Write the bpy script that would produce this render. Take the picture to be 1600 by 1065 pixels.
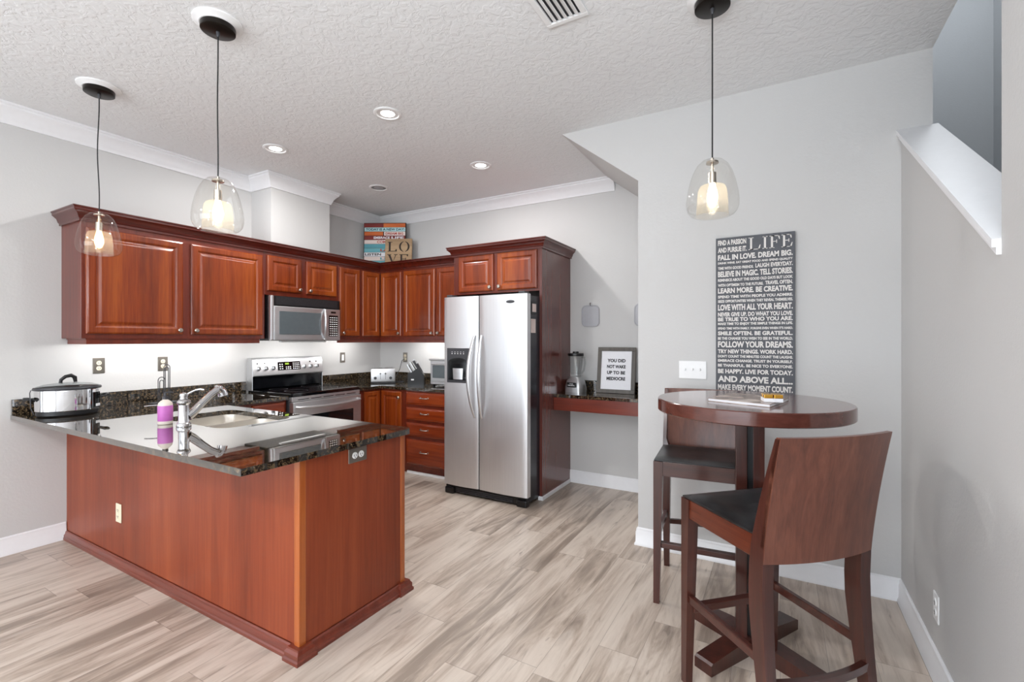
import bpy, bmesh, math, random
from mathutils import Vector, Matrix
PI=math.pi
random.seed(7)
scene=bpy.context.scene
for o in list(bpy.data.objects): bpy.data.objects.remove(o)
COL=scene.collection

# ------------------------------------------------------------------ camera, exposure, world, daylight
F=734.2; YAW=0.5182; CAMZ=1.41
cd=bpy.data.cameras.new('camera'); cam=bpy.data.objects.new('camera',cd); COL.objects.link(cam)
cd.sensor_width=36; cd.sensor_fit='HORIZONTAL'; cd.lens=36*F/1600; cd.shift_y=-1.8/1600; cd.clip_start=.02
cam.location=(0,0,CAMZ); cam.rotation_euler=(PI/2,0,YAW); scene.camera=cam
vs=scene.view_settings
scene.display_settings.display_device='sRGB'
vs.view_transform='Standard'; vs.look='None'; vs.gamma=1; vs.use_curve_mapping=False; vs.exposure=0.03

w=bpy.data.worlds.new('world'); scene.world=w; w.use_nodes=True
bg=w.node_tree.nodes['Background']; bg.inputs[0].default_value=(.86,.92,1,1); bg.inputs[1].default_value=1.6

def area(name,loc,rot,sx,sy,power,col=(1,1,1),shape='RECTANGLE'):
    l=bpy.data.lights.new(name,'AREA'); l.shape=shape; l.size=sx
    if shape=='RECTANGLE': l.size_y=sy
    l.energy=power; l.color=col
    o=bpy.data.objects.new(name,l); o.location=loc; o.rotation_euler=rot; COL.objects.link(o); return o
# daylight through the glazed doors behind the camera, and a window on the living side of the left wall
area('daylight_door',(-1.9,-3.55,1.45),(PI/2,0,0),4.4,2.3,118,(.86,.935,1))
area('daylight_window',(-4.52,-1.3,1.55),(PI/2,0,-PI/2),2.4,1.9,6,(.86,.935,1))
# two flush ceiling lamps are added behind the camera to brighten the room
def lamp_light(name,loc,power,col,r=.1):
    l=bpy.data.lights.new(name,'POINT'); l.energy=power; l.color=col; l.shadow_soft_size=r
    o=bpy.data.objects.new(name,l); o.location=loc; COL.objects.link(o); return o

# ------------------------------------------------------------------ materials
def lin(c):
    f=lambda v:(v/12.92 if v<=.04045 else ((v+.055)/1.055)**2.4)
    return tuple(f(x/255) for x in c)+(1,)
class NT:
    def __init__(s,name):
        s.m=bpy.data.materials.new(name); s.m.use_nodes=True; s.t=s.m.node_tree; s.t.nodes.clear()
        s.out=s.n('ShaderNodeOutputMaterial')
    def n(s,t,**k):
        x=s.t.nodes.new(t)
        for a,b in k.items(): setattr(x,a,b)
        return x
    def l(s,a,b): s.t.links.new(a,b)
    def math(s,op,a,b=None,c=None):
        x=s.n('ShaderNodeMath',operation=op)
        for i,v in enumerate((a,b,c)):
            if v is None: continue
            if isinstance(v,(int,float)): x.inputs[i].default_value=v
            else: s.l(v,x.inputs[i])
        return x.outputs[0]
    def bsdf(s,color=None,rough=.5,metal=0,spec=.5,**k):
        b=s.n('ShaderNodeBsdfPrincipled'); b.inputs['Roughness'].default_value=rough; b.inputs['Metallic'].default_value=metal
        b.inputs['Specular IOR Level'].default_value=spec
        if color is not None:
            if isinstance(color,tuple): b.inputs['Base Color'].default_value=color
            else: s.l(color,b.inputs['Base Color'])
        for a,v in k.items(): b.inputs[a.replace('_',' ')].default_value=v
        s.l(b.outputs[0],s.out.inputs[0]); return b
    def coords(s,scale=(1,1,1),rot=(0,0,0),rnd=0,kind='Object'):
        tc=s.n('ShaderNodeTexCoord'); v=tc.outputs[kind]
        if rnd:
            oi=s.n('ShaderNodeObjectInfo'); cx=s.n('ShaderNodeCombineXYZ'); r=s.math('MULTIPLY',oi.outputs['Random'],rnd)
            for i in range(3): s.l(r,cx.inputs[i])
            a=s.n('ShaderNodeVectorMath',operation='ADD'); s.l(v,a.inputs[0]); s.l(cx.outputs[0],a.inputs[1]); v=a.outputs[0]
        mp=s.n('ShaderNodeMapping'); mp.inputs['Scale'].default_value=scale; mp.inputs['Rotation'].default_value=rot; s.l(v,mp.inputs[0])
        return mp.outputs[0]
    def noise(s,vec,scale=5,detail=3,rough=.5,dist=0):
        x=s.n('ShaderNodeTexNoise'); x.inputs['Scale'].default_value=scale; x.inputs['Detail'].default_value=detail
        x.inputs['Roughness'].default_value=rough; x.inputs['Distortion'].default_value=dist
        if vec is not None: s.l(vec,x.inputs['Vector'])
        return x.outputs['Fac']
    def ramp(s,fac,stops):
        x=s.n('ShaderNodeValToRGB'); e=x.color_ramp.elements
        while len(e)<len(stops): e.new(.5)
        for i,(p,c) in enumerate(stops): e[i].position=p; e[i].color=c
        s.l(fac,x.inputs[0]); return x.outputs[0]
    def mix(s,fac,a,b,mode='MIX'):
        x=s.n('ShaderNodeMix',data_type='RGBA',blend_type=mode)
        if isinstance(fac,(int,float)): x.inputs[0].default_value=fac
        else: s.l(fac,x.inputs[0])
        for i,v in ((6,a),(7,b)):
            if isinstance(v,tuple): x.inputs[i].default_value=v
            else: s.l(v,x.inputs[i])
        return x.outputs[2]
    def bump(s,b,h,strength=.2,dist=.01):
        x=s.n('ShaderNodeBump'); x.inputs['Strength'].default_value=strength; x.inputs['Distance'].default_value=dist
        s.l(h,x.inputs['Height']); s.l(x.outputs[0],b.inputs['Normal'])

def plain(name,rgb,rough=.5,metal=0,spec=.5,var=.04,scale=30,**k):
    m=NT(name); v=m.coords((scale,)*3); n=m.noise(v,1,3)
    c=lin(rgb); d=tuple(x*(1-var*2) for x in c[:3])+(1,)
    m.bsdf(m.ramp(n,[(.3,d),(.7,c)]),rough,metal,spec,**k); return m.m
def wall_mat(name,rgb,scale=70,strength=.25):
    m=NT(name); v=m.coords((1,1,1)); n=m.noise(v,scale,4,.6); n2=m.noise(v,.8,2)
    c=lin(rgb); b=m.bsdf(m.mix(n2,tuple(x*.97 for x in c[:3])+(1,),c),.75,0,.25); m.bump(b,n,strength,.004); return m.m
def ceiling_mat():
    m=NT('textured_ceiling_paint'); v=m.coords((1,1,1)); n=m.noise(v,22,5,.55,.9)
    r=m.ramp(n,[(.42,(0,0,0,1)),(.56,(1,1,1,1))]); n2=m.noise(v,60,2)
    h=m.math('ADD',r,m.math('MULTIPLY',n2,.3)); b=m.bsdf(lin((235,236,237)),.9,0,.1); m.bump(b,h,.28,.008); return m.m
def wood(name,dark,mid,light,rough=.28,scale=1,coat=.3,axis='z',rnd=9,spec=.5,blot=.35):
    m=NT(name); sc={'z':(22,22,1.1),'x':(1.1,22,22),'y':(22,1.1,22)}[axis]
    v=m.coords(tuple(x*scale for x in sc),rnd=rnd); n=m.noise(v,1,5,.6,.6)
    v3=m.coords(tuple(x*scale*.18 for x in sc),rnd=rnd*1.7); n3=m.noise(v3,1,2,.5,.3)
    v2=m.coords(tuple(x*scale*5 for x in sc),rnd=rnd); n2=m.noise(v2,1,2)
    f=m.math('ADD',m.math('MULTIPLY',n,1-blot),m.math('MULTIPLY',n3,blot))
    c=m.ramp(f,[(.3,lin(dark)),(.5,lin(mid)),(.72,lin(light))])
    c=m.mix(.12,c,m.ramp(n2,[(.35,lin(dark)),(.6,lin(light))]),'MIX')
    b=m.bsdf(c,rough,0,spec); b.inputs['Coat Weight'].default_value=coat; b.inputs['Coat Roughness'].default_value=.12
    m.bump(b,n2,.05,.002); return m.m
def granite():
    m=NT('black_granite'); v=m.coords((1,1,1))
    vo=m.n('ShaderNodeTexVoronoi'); vo.inputs['Scale'].default_value=150; m.l(v,vo.inputs['Vector'])
    n=m.noise(v,62,4,.7,.4); n2=m.noise(v,170,3,.6)
    base=m.ramp(n,[(.44,lin((12,12,11))),(.52,lin((46,37,27))),(.60,lin((100,83,60)))])
    fl=m.ramp(vo.outputs['Distance'],[(.12,(1,1,1,1)),(.3,(0,0,0,1))])
    sp=m.math('MULTIPLY',fl,m.ramp(n2,[(.50,(0,0,0,1)),(.58,(1,1,1,1))]))
    c=m.mix(sp,base,lin((150,134,108)))
    b=m.bsdf(c,.03,0,.6); b.inputs['IOR'].default_value=1.5; b.inputs['Coat Weight'].default_value=1; b.inputs['Coat IOR'].default_value=1.6; b.inputs['Coat Roughness'].default_value=.015; return m.m
def brushed(name,rgb,rough=.28,horizontal=True,aniso=.0,bumps=.02):
    m=NT(name); v=m.coords((2,2,260) if horizontal else (260,260,2)); n=m.noise(v,1,3)
    c=lin(rgb); b=m.bsdf(m.ramp(n,[(.3,tuple(x*.93 for x in c[:3])+(1,)),(.7,c)]),rough,1)
    v2=m.coords((1,1,1)); n3=m.noise(v2,2.2,2); r=m.math('ADD',m.math('MULTIPLY',n3,.14),rough-.07); m.l(r,b.inputs['Roughness'])
    m.bump(b,n,bumps,.001); return m.m
def floor_mat():
    m=NT('vinyl_plank_floor'); tc=m.n('ShaderNodeTexCoord'); sp=m.n('ShaderNodeSeparateXYZ'); m.l(tc.outputs['Object'],sp.inputs[0])
    X,Y=sp.outputs[0],sp.outputs[1]; W=.182; L=1.22
    row=m.math('FLOOR',m.math('DIVIDE',X,W)); wn=m.n('ShaderNodeTexWhiteNoise',noise_dimensions='1D'); m.l(row,wn.inputs['W'])
    y2=m.math('ADD',m.math('DIVIDE',Y,L),wn.outputs['Value']); col=m.math('FLOOR',y2)
    cx=m.n('ShaderNodeCombineXYZ'); m.l(row,cx.inputs[0]); m.l(col,cx.inputs[1])
    w2=m.n('ShaderNodeTexWhiteNoise',noise_dimensions='2D'); m.l(cx.outputs[0],w2.inputs['Vector']); pid=w2.outputs['Value']
    off=m.math('MULTIPLY',pid,40)
    c2=m.n('ShaderNodeCombineXYZ'); m.l(m.math('ADD',m.math('MULTIPLY',X,9),off),c2.inputs[0]); m.l(m.math('ADD',m.math('MULTIPLY',Y,1.1),off),c2.inputs[1])
    n=m.noise(c2.outputs[0],1,5,.62,1.2)
    c3=m.n('ShaderNodeCombineXYZ'); m.l(m.math('ADD',m.math('MULTIPLY',X,55),off),c3.inputs[0]); m.l(m.math('ADD',m.math('MULTIPLY',Y,2.4),off),c3.inputs[1])
    n2=m.noise(c3.outputs[0],1,4,.6,.3)
    c4=m.n('ShaderNodeCombineXYZ'); m.l(m.math('ADD',m.math('MULTIPLY',X,16),off),c4.inputs[0]); m.l(m.math('ADD',m.math('MULTIPLY',Y,2.2),off),c4.inputs[1])
    n3=m.noise(c4.outputs[0],1,3,.5,2.2)
    f=m.math('ADD',m.math('ADD',m.math('MULTIPLY',n,.72),m.math('MULTIPLY',n2,.2)),m.math('MULTIPLY',m.math('SUBTRACT',pid,.5),.16))
    c=m.ramp(f,[(.33,lin((148,134,122))),(.42,lin((180,164,150))),(.50,lin((200,186,173))),(.66,lin((213,200,187)))])
    c=m.mix(m.math('MULTIPLY',m.ramp(n3,[(.66,(0,0,0,1)),(.74,(1,1,1,1))]),.45),c,lin((96,80,70)))
    c5=m.n('ShaderNodeCombineXYZ'); m.l(m.math('ADD',m.math('MULTIPLY',X,6),off),c5.inputs[0]); m.l(m.math('ADD',m.math('MULTIPLY',Y,1.7),off),c5.inputs[1])
    vo=m.n('ShaderNodeTexVoronoi'); vo.inputs['Scale'].default_value=1; vo.inputs['Randomness'].default_value=1; m.l(c5.outputs[0],vo.inputs['Vector'])
    kd=m.math('ADD',vo.outputs['Distance'],m.math('MULTIPLY',m.math('SUBTRACT',n3,.5),.5))
    sc_=m.n('ShaderNodeSeparateColor'); m.l(vo.outputs['Color'],sc_.inputs[0]); gate=m.math('GREATER_THAN',sc_.outputs[0],.55)
    kk=m.math('MULTIPLY',gate,m.ramp(kd,[(.03,(1,1,1,1)),(.09,(.55,.55,.55,1)),(.2,(.3,.3,.3,1)),(.34,(0,0,0,1))]))
    c=m.mix(m.math('MULTIPLY',kk,.62),c,lin((92,78,70)))
    fx=m.math('FRACT',m.math('DIVIDE',X,W)); fy=m.math('FRACT',y2)
    g=m.math('MAXIMUM',m.math('LESS_THAN',fx,.012),m.math('LESS_THAN',fy,.0022))
    c=m.mix(m.math('MULTIPLY',g,.5),c,lin((100,88,78)))
    b=m.bsdf(c,.34,0,.45); m.bump(b,n2,.05,.002); return m.m
def thin_glass(name,tint=(1,1,1),refl=1.0,milk=0,edge=.35):
    m=NT(name); lw=m.n('ShaderNodeLayerWeight'); lw.inputs[0].default_value=.5
    fac=m.math('ADD',.05*refl,m.math('MULTIPLY',m.math('POWER',lw.outputs['Facing'],4.0),edge))
    t=m.n('ShaderNodeBsdfTransparent'); t.inputs[0].default_value=tint+(1,)
    g=m.n('ShaderNodeBsdfGlossy'); g.inputs['Roughness'].default_value=.03
    a=m.n('ShaderNodeMixShader'); m.l(fac,a.inputs[0]); m.l(t.outputs[0],a.inputs[1]); m.l(g.outputs[0],a.inputs[2])
    last=a.outputs[0]
    if milk:
        tr=m.n('ShaderNodeBsdfTranslucent'); tr.inputs[0].default_value=(1,.95,.86,1)
        b=m.n('ShaderNodeMixShader'); b.inputs[0].default_value=milk; m.l(last,b.inputs[1]); m.l(tr.outputs[0],b.inputs[2]); last=b.outputs[0]
    m.l(last,m.out.inputs[0]); return m.m
def emis(name,col,st):
    m=NT(name); e=m.n('ShaderNodeEmission'); e.inputs[0].default_value=col+(1,); e.inputs[1].default_value=st; m.l(e.outputs[0],m.out.inputs[0]); return m.m

M={}
M['wall']=wall_mat('grey_wall_paint',(205,204,203))
M['stairwall']=wall_mat('stairwell_paint',(204,206,208))
M['ceiling']=ceiling_mat()
M['trim']=plain('white_trim_paint',(238,238,240),.35,var=.01)
M['floor']=floor_mat()
M['cherry']=wood('cherry_door_wood',(78,24,7),(128,50,14),(168,84,26),.27,1,.3,'z',9,.5,.6)
M['cherryframe']=wood('cherry_frame_wood',(76,24,12),(104,36,18),(124,48,24),.3)
M['cherryx']=wood('cherry_drawer_wood',(90,26,8),(132,48,14),(160,70,24),.27,axis='x')
M['crown']=wood('cherry_crown_wood',(56,14,8),(78,22,13),(98,32,18),.25,axis='x')
M['crowny']=wood('cherry_crown_wood_along_y',(56,14,8),(78,22,13),(98,32,18),.25,axis='y')
M['panel']=wood('cherry_veneer_panel',(98,38,20),(134,58,32),(164,82,46),.4,.6,.05,'z',9,.35,.6)
M['sidepanel']=wood('dark_cherry_veneer',(78,38,32),(98,50,43),(112,62,53),.25,.7,.4)
M['espresso']=wood('espresso_wood',(42,20,15),(64,30,23),(88,44,34),.28,1.2,.35)
M['espressox']=wood('espresso_rail_wood',(42,20,15),(64,30,23),(88,44,34),.28,1.2,.35,axis='x')
M['backwood']=wood('espresso_worn_wood',(72,38,29),(100,57,43),(126,78,60),.36,1.3,.15)
M['tabletop']=wood('espresso_table_wood',(66,34,28),(88,48,40),(104,62,52),.18,1,.5,axis='x')
M['granite']=granite()
M['steel']=brushed('brushed_steel',(224,225,227),.42)
M['steelv']=brushed('brushed_fridge_steel',(230,231,233),.46,False)
M['chrome']=brushed('polished_chrome',(226,226,228),.06,bumps=0)
M['nickel']=brushed('satin_nickel',(206,196,184),.25,bumps=0)
M['sinksteel']=brushed('sink_steel',(228,222,212),.42)
M['black']=plain('black_plastic',(16,16,18),.35)
M['blackgloss']=plain('black_gloss_enamel',(10,11,14),.08,spec=.6)
M['darkgrey']=plain('dark_grey_plastic',(58,58,62),.4)
M['fridgeside']=plain('dark_fridge_enamel',(30,31,40),.22)
M['leather']=None
m=NT('worn_black_leather'); v=m.coords((1,1,1),rnd=5); n=m.noise(v,7,4,.6); b=m.bsdf(m.ramp(n,[(.4,lin((22,23,24))),(.6,lin((46,48,50)))]),.33,0,.5); n2=m.noise(v,160,2); m.bump(b,n2,.1,.001); M['leather']=m.m
M['white']=plain('white_plastic',(240,240,240),.35,var=.01)
M['ivory']=plain('ivory_plastic',(232,222,196),.4,var=.01)
M['plate']=brushed('pewter_plate',(158,152,144),.35)
M['bronze']=plain('dark_bronze',(30,24,20),.3,.6)
M['cord']=plain('black_cord',(22,22,24),.6)
M['glass']=thin_glass('clear_shade_glass',(.965,.96,.945),1.0,0,.4)
M['innerglass']=thin_glass('frosted_inner_glass',(.98,.95,.9),1.0,.15,.35)
M['jar']=thin_glass('jar_glass',(.93,.94,.94),1.6)
M['lid']=thin_glass('pot_lid_glass',(.8,.82,.82),2.2)
M['bulbw']=emis('bulb_glow',(1,.86,.62),14)
M['bulby']=emis('bulb_amber_glow',(1,.66,.3),9)
M['can']=emis('can_light_glow',(1,.97,.92),9)
M['display']=emis('green_display',(.55,.8,.1),.9)
M['ovenglass']=plain('dark_oven_glass',(20,22,24),.05,spec=.8)
M['micglass']=plain('microwave_window',(96,104,108),.12,spec=.8)
M['magenta']=plain('magenta_label',(198,108,186),.4)
M['lotion']=plain('cream_bottle',(224,212,200),.3)
M['paper']=plain('white_paper',(238,238,242),.7,var=.01)
M['ink']=plain('black_ink',(40,40,44),.7)
M['slate']=plain('slate_sign_paint',(86,88,94),.6,var=.06)
M['offwhite']=plain('off_white_lettering',(226,222,218),.6,var=.01)
M['frame']=wood('grey_frame_wood',(62,56,50),(84,77,70),(102,94,86),.45,1,0)
M['greyboard']=plain('light_grey_board',(176,176,181),.5,var=.02)
M['gold']=brushed('gold_metal',(214,164,70),.22)
M['rust']=wood('rust_paint',(104,32,30),(128,42,38),(150,56,46),.6,1,0,'x')
M['orange']=wood('orange_paint',(184,84,34),(208,100,44),(224,130,66),.6,1,0,'x')
M['teal']=wood('teal_paint',(60,130,146),(96,170,182),(140,200,204),.6,1,0,'x')
M['paleblue']=wood('pale_blue_paint',(160,208,216),(184,222,226),(206,232,232),.6,1,0,'x')
M['pinkwhite']=wood('pale_pink_paint',(220,196,190),(232,214,208),(240,228,222),.6,1,0,'x')
M['rustyred']=plain('rusty_red_lettering',(184,70,56),.6)
M['tealdark']=plain('dark_teal_lettering',(34,84,96),.6)
M['tan']=wood('tan_board_wood',(134,104,76),(164,134,100),(188,158,122),.6,1,0,'x')
M['brownink']=plain('dark_brown_lettering',(42,28,20),.7)
M['photo']=None
m=NT('magazine_cover'); v=m.coords((1,1,1)); n=m.noise(v,9,4); m.bsdf(m.ramp(n,[(.35,lin((104,84,74))),(.5,lin((150,130,118))),(.62,lin((196,182,172)))]),.2); M['photo']=m.m
M['can_in']=plain('white_can_reflector',(232,232,232),.3,var=.01)
M['canoff']=plain('grey_can_reflector',(120,120,120),.3,.5)

# ------------------------------------------------------------------ mesh helpers
class B:
    def __init__(s): s.bm=bmesh.new()
    def box(s,x0,x1,y0,y1,z0,z1,bev=0,seg=2,M4=None):
        vs_=[s.bm.verts.new(p) for p in ((x0,y0,z0),(x1,y0,z0),(x1,y1,z0),(x0,y1,z0),(x0,y0,z1),(x1,y0,z1),(x1,y1,z1),(x0,y1,z1))]
        fs=[s.bm.faces.new([vs_[i] for i in q]) for q in ((3,2,1,0),(4,5,6,7),(0,1,5,4),(1,2,6,5),(2,3,7,6),(3,0,4,7))]
        vv=vs_
        if bev:
            es=list({e for f in fs for e in f.edges})
            r=bmesh.ops.bevel(s.bm,geom=es,offset=bev,segments=seg,affect='EDGES',profile=.5)
            vv=list({v for f in r['faces'] for v in f.verts}|{v for f in fs if f.is_valid for v in f.verts})
        if M4 is not None: bmesh.ops.transform(s.bm,matrix=M4,verts=[v for v in vv if v.is_valid])
        return s
    def loft(s,rings,close=True,cap0=True,cap1=True):
        R=[[s.bm.verts.new(p) for p in r] for r in rings]; n=len(R[0])
        for a,b in zip(R,R[1:]):
            for i in range(n if close else n-1):
                j=(i+1)%n; s.bm.faces.new((a[i],a[j],b[j],b[i]))
        if cap0: s.bm.faces.new(R[0][::-1])
        if cap1: s.bm.faces.new(R[-1])
        return s
    def lathe(s,prof,c=(0,0),n=32,sy=1,M4=None):
        R=[]; 
        for r,z in prof:
            if r<1e-6: R.append([s.bm.verts.new((c[0],c[1],z))])
            else: R.append([s.bm.verts.new((c[0]+r*math.cos(2*PI*i/n),c[1]+sy*r*math.sin(2*PI*i/n),z)) for i in range(n)])
        for a,b in zip(R,R[1:]):
            for i in range(n):
                j=(i+1)%n
                if len(a)==1 and len(b)==1: continue
                if len(a)==1: s.bm.faces.new((a[0],b[j],b[i]))
                elif len(b)==1: s.bm.faces.new((a[i],a[j],b[0]))
                else: s.bm.faces.new((a[i],a[j],b[j],b[i]))
        if M4 is not None: bmesh.ops.transform(s.bm,matrix=M4,verts=[v for r in R for v in r])
        return s
    def cyl(s,p0,p1,r0,r1=None,n=16):
        return s.tube([p0,p1],[r0,r0 if r1 is None else r1],n)
    def tube(s,pts,rad,n=10,flat=1,caps=True):
        P=[Vector(p) for p in pts]; rad=[rad]*len(P) if isinstance(rad,(int,float)) else rad
        rings=[]; up=None
        for i,p in enumerate(P):
            t=((P[min(i+1,len(P)-1)]-P[max(i-1,0)])).normalized()
            if up is None: up=Vector((0,0,1)) if abs(t.z)<.9 else Vector((1,0,0))
            a=t.cross(up).normalized(); b=a.cross(t).normalized(); up=b
            rings.append([p+a*(rad[i]*math.cos(2*PI*k/n))+b*(rad[i]*flat*math.sin(2*PI*k/n)) for k in range(n)])
        return s.loft(rings,True,caps,caps)
    def prism(s,pts,a0,a1,axis='z'):
        f={'z':lambda p,a:(p[0],p[1],a),'y':lambda p,a:(p[0],a,p[1]),'x':lambda p,a:(a,p[0],p[1])}[axis]
        return s.loft([[f(p,a0) for p in pts],[f(p,a1) for p in pts]])
    def slab(s,outer,holes,z0,z1):
        loops=[outer]+holes; es=[]; 
        for L in loops:
            v=[s.bm.verts.new((p[0],p[1],z0)) for p in L]; es+=[s.bm.edges.new((v[i],v[(i+1)%len(v)])) for i in range(len(v))]
        r=bmesh.ops.triangle_fill(s.bm,edges=es,use_beauty=True); fs=[g for g in r['geom'] if isinstance(g,bmesh.types.BMFace)]
        e=bmesh.ops.extrude_face_region(s.bm,geom=fs); vv=[g for g in e['geom'] if isinstance(g,bmesh.types.BMVert)]
        bmesh.ops.translate(s.bm,verts=vv,vec=(0,0,z1-z0)); return s
    def sweep(s,path,prof,closed=False):
        """path: list of xy; prof: list of (out,z); out is measured to the left of travel"""
        n=len(path); rings=[]
        for i in range(n):
            p=Vector(path[i]); a=Vector(path[i])-Vector(path[i-1]) if i>0 else None; b=Vector(path[i+1])-Vector(path[i]) if i<n-1 else None
            if a is None: a=b
            if b is None: b=a
            a=a.normalized(); b=b.normalized(); na=Vector((-a.y,a.x)); nb=Vector((-b.y,b.x)); m=(na+nb); m=m/max(1e-6,m.length_squared)*2 if m.length>1e-6 else na
            rings.append([(p.x+m.x*o,p.y+m.y*o,z) for o,z in prof])
        return s.loft(rings)
    def done(s,name,mat,parent=None,smooth=False,label=None,loc=None,rotz=None):
        bmesh.ops.remove_doubles(s.bm,verts=s.bm.verts,dist=1e-6)
        bmesh.ops.recalc_face_normals(s.bm,faces=s.bm.faces)
        me=bpy.data.meshes.new(name); s.bm.to_mesh(me); s.bm.free()
        me.materials.append(mat)
        if smooth:
            me.shade_smooth() if hasattr(me,'shade_smooth') else None
            try: me.set_sharp_from_angle(angle=math.radians(35))
            except Exception: pass
        o=bpy.data.objects.new(name,me); COL.objects.link(o)
        if parent: o.parent=parent
        if loc: o.location=loc
        if rotz is not None: o.rotation_euler=(0,0,rotz)
        if label: o['label']=label
        return o
def thing(name,label,cat,loc=(0,0,0),rotz=0,group=None):
    o=bpy.data.objects.new(name,None); o.empty_display_size=.1; COL.objects.link(o); o.location=loc; o.rotation_euler=(0,0,rotz)
    o['label']=label; o['category']=cat
    if group: o['group']=group
    return o
def tag(o,label,cat,group=None):
    o['label']=label; o['category']=cat
    if group: o['group']=group
    return o
def struct(o,label=None):
    o['kind']='structure'
    if label: o['label']=label
    return o
def child_empty(name,parent,loc):
    o=bpy.data.objects.new(name,None); COL.objects.link(o); o.parent=parent; o.location=loc; return o

_txt={}
def text_polys(t,bold=.0):
    if (t,bold) in _txt: return _txt[(t,bold)]
    c=bpy.data.curves.new('t','FONT'); c.body=t; c.size=1; c.offset=bold; c.resolution_u=3; c.extrude=0.01
    o=bpy.data.objects.new('t',c); COL.objects.link(o); dg=bpy.context.evaluated_depsgraph_get(); dg.update()
    me=bpy.data.meshes.new_from_object(o.evaluated_get(dg)); V=[tuple(v.co) for v in me.vertices]; P=[tuple(p.vertices) for p in me.polygons]
    bpy.data.objects.remove(o); bpy.data.curves.remove(c); bpy.data.meshes.remove(me)
    _txt[(t,bold)]=(V,P); return V,P
def put_text(b,t,x0,x1,z0,z1,y,th=.001,bold=.03,keep=False):
    """lettering in the local XZ plane facing -Y, fitted to the box"""
    V,P=text_polys(t,bold); xs=[v[0] for v in V]; ys=[v[1] for v in V]; ax,bx,ay,by=min(xs),max(xs),min(ys),max(ys)
    sx=(x1-x0)/(bx-ax); sz=(z1-z0)/(by-ay)
    if keep: 
        sx=min(sx,sz); x0=(x0+x1)/2-sx*(bx-ax)/2
    vv=[b.bm.verts.new((x0+(v[0]-ax)*sx, y-th/2-v[2]*50*th, z0+(v[1]-ay)*sz)) for v in V]
    for p in P:
        try: b.bm.faces.new([vv[i] for i in p])
        except Exception: pass
    return b

# ------------------------------------------------------------------ the room
WA=-4.41; WB=4.36; H=2.95; XR=.57; XO=.70; YL=3.25; YB=-3.45; JAMB=1.926
struct(B().box(WA-.15,XR+1.3,YB-.15,WB+1.3,-.12,0).done('floor',M['floor']))
struct(B().box(WA-.15,XO,YB-.15,WB+.15,H,H+.3).done('ceiling',M['ceiling']))
# left wall with a living-room window opening behind the camera
b=B(); 
b.box(WA-.15,WA,-.05,WB+.15,0,H); b.box(WA-.15,WA,YB-.15,-2.55,0,H); b.box(WA-.15,WA,-2.55,-.05,0,.6); b.box(WA-.15,WA,-2.55,-.05,2.5,H)
struct(b.done('wall_left',M['wall']))
struct(B().box(WA,-.85,WB,WB+.15,0,H).done('wall_back',M['wall']))
# chase above the cabinets
struct(B().box(WA,-4.105,2.682,3.335,2.2,H).done('wall_chase',M['wall']))
# wall with the sign, closing the space under the stairs; its upper left is the sloping stair soffit
struct(B().prism([(-1.42,H),(-.85,2.508),(-.85,0),(XO,0),(XO,H)],YL,WB,'y').done('wall_center',M['wall']))
# right wall with the sloping opening onto the stairs
zt=lambda y:1.685+(y-JAMB)*.632
struct(B().prism([(YB,0),(YL,0),(YL,zt(YL)),(JAMB,zt(JAMB)),(JAMB,H),(YB,H)],XR,XO,'x').done('wall_right',M['wall']))
capb=B(); e=[(JAMB,zt(JAMB)),(YL,zt(YL)),(YL,zt(YL)+.026),(JAMB,zt(JAMB)+.026)]
capb.prism(e,XR-.022,XO+.022,'x'); 
capb.prism([(JAMB+.0,zt(JAMB)-.022),(YL,zt(YL)-.022),(YL,zt(YL)),(JAMB,zt(JAMB))],XR-.012,XR,'x')
struct(capb.done('trim_1',M['trim']),'white sloping cap on the stair knee wall')
# stairwell beyond
b=B(); b.box(1.75,1.85,YB,6.2,0,5.6); b.box(XO,1.75,6.1,6.2,0,5.6); b.box(XO,1.75,YB-.1,YB,0,5.6); b.box(XO,XO+.1,WB,6.1,0,5.6)
b.box(XO-.1,XO,YB,6.1,H+.3,5.6); b.box(XO-.1,1.85,YB,6.2,5.6,5.7)
struct(b.done('wall_stairwell',M['stairwall']))
# back wall (behind the camera) with a wide glazed opening
b=B(); b.box(WA,-4.15,YB-.15,YB,0,H); b.box(.35,XR,YB-.15,YB,0,H); b.box(-4.15,.35,YB-.15,YB,2.65,H)
struct(b.done('wall_front',M['wall']))
b=B()
for x in (-4.15,-2.68,-1.18,.29): b.box(x,x+.06,YB-.1,YB-.03,0,2.65)
b.box(-4.15,.35,YB-.1,YB-.03,2.59,2.65); b.box(-4.15,.35,YB-.1,YB-.03,0,.07)
struct(b.done('door_1',M['trim']),'glazed sliding doors behind the viewer')
b=B()
for y in (-2.55,-1.33,-.11): b.box(WA-.1,WA-.03,y,y+.06,.6,2.5)
for z in (.6,1.52,2.44): b.box(WA-.1,WA-.03,-2.55,-.05,z,z+.06)
struct(b.done('window_1',M['trim']))
# crown moulding
crown=[(0,H-.125),(.012,H-.125),(.016,H-.108),(.022,H-.1),(.03,H-.075),(.05,H-.048),(.068,H-.03),(.07,H-.018),(.08,H-.012),(.08,H),(0,H)]
def sw(path,prof,name,mat,lab=None):
    return struct(B().sweep(path,prof).done(name,mat,smooth=True),lab)
# travel so that the room is on the left
X0=-1.42+.06
sw([(X0,WB),(WA,WB),(WA,3.335)],crown,'trim_2',M['trim'],'white crown moulding in the kitchen corner')
sw([(WA,3.41),(WA+.001,3.335),(-4.105,3.335),(-4.105,2.682),(WA,2.682),(WA,YB)],[(o,z) for o,z in crown],'trim_3',M['trim'],'white crown moulding along the left wall')
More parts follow.
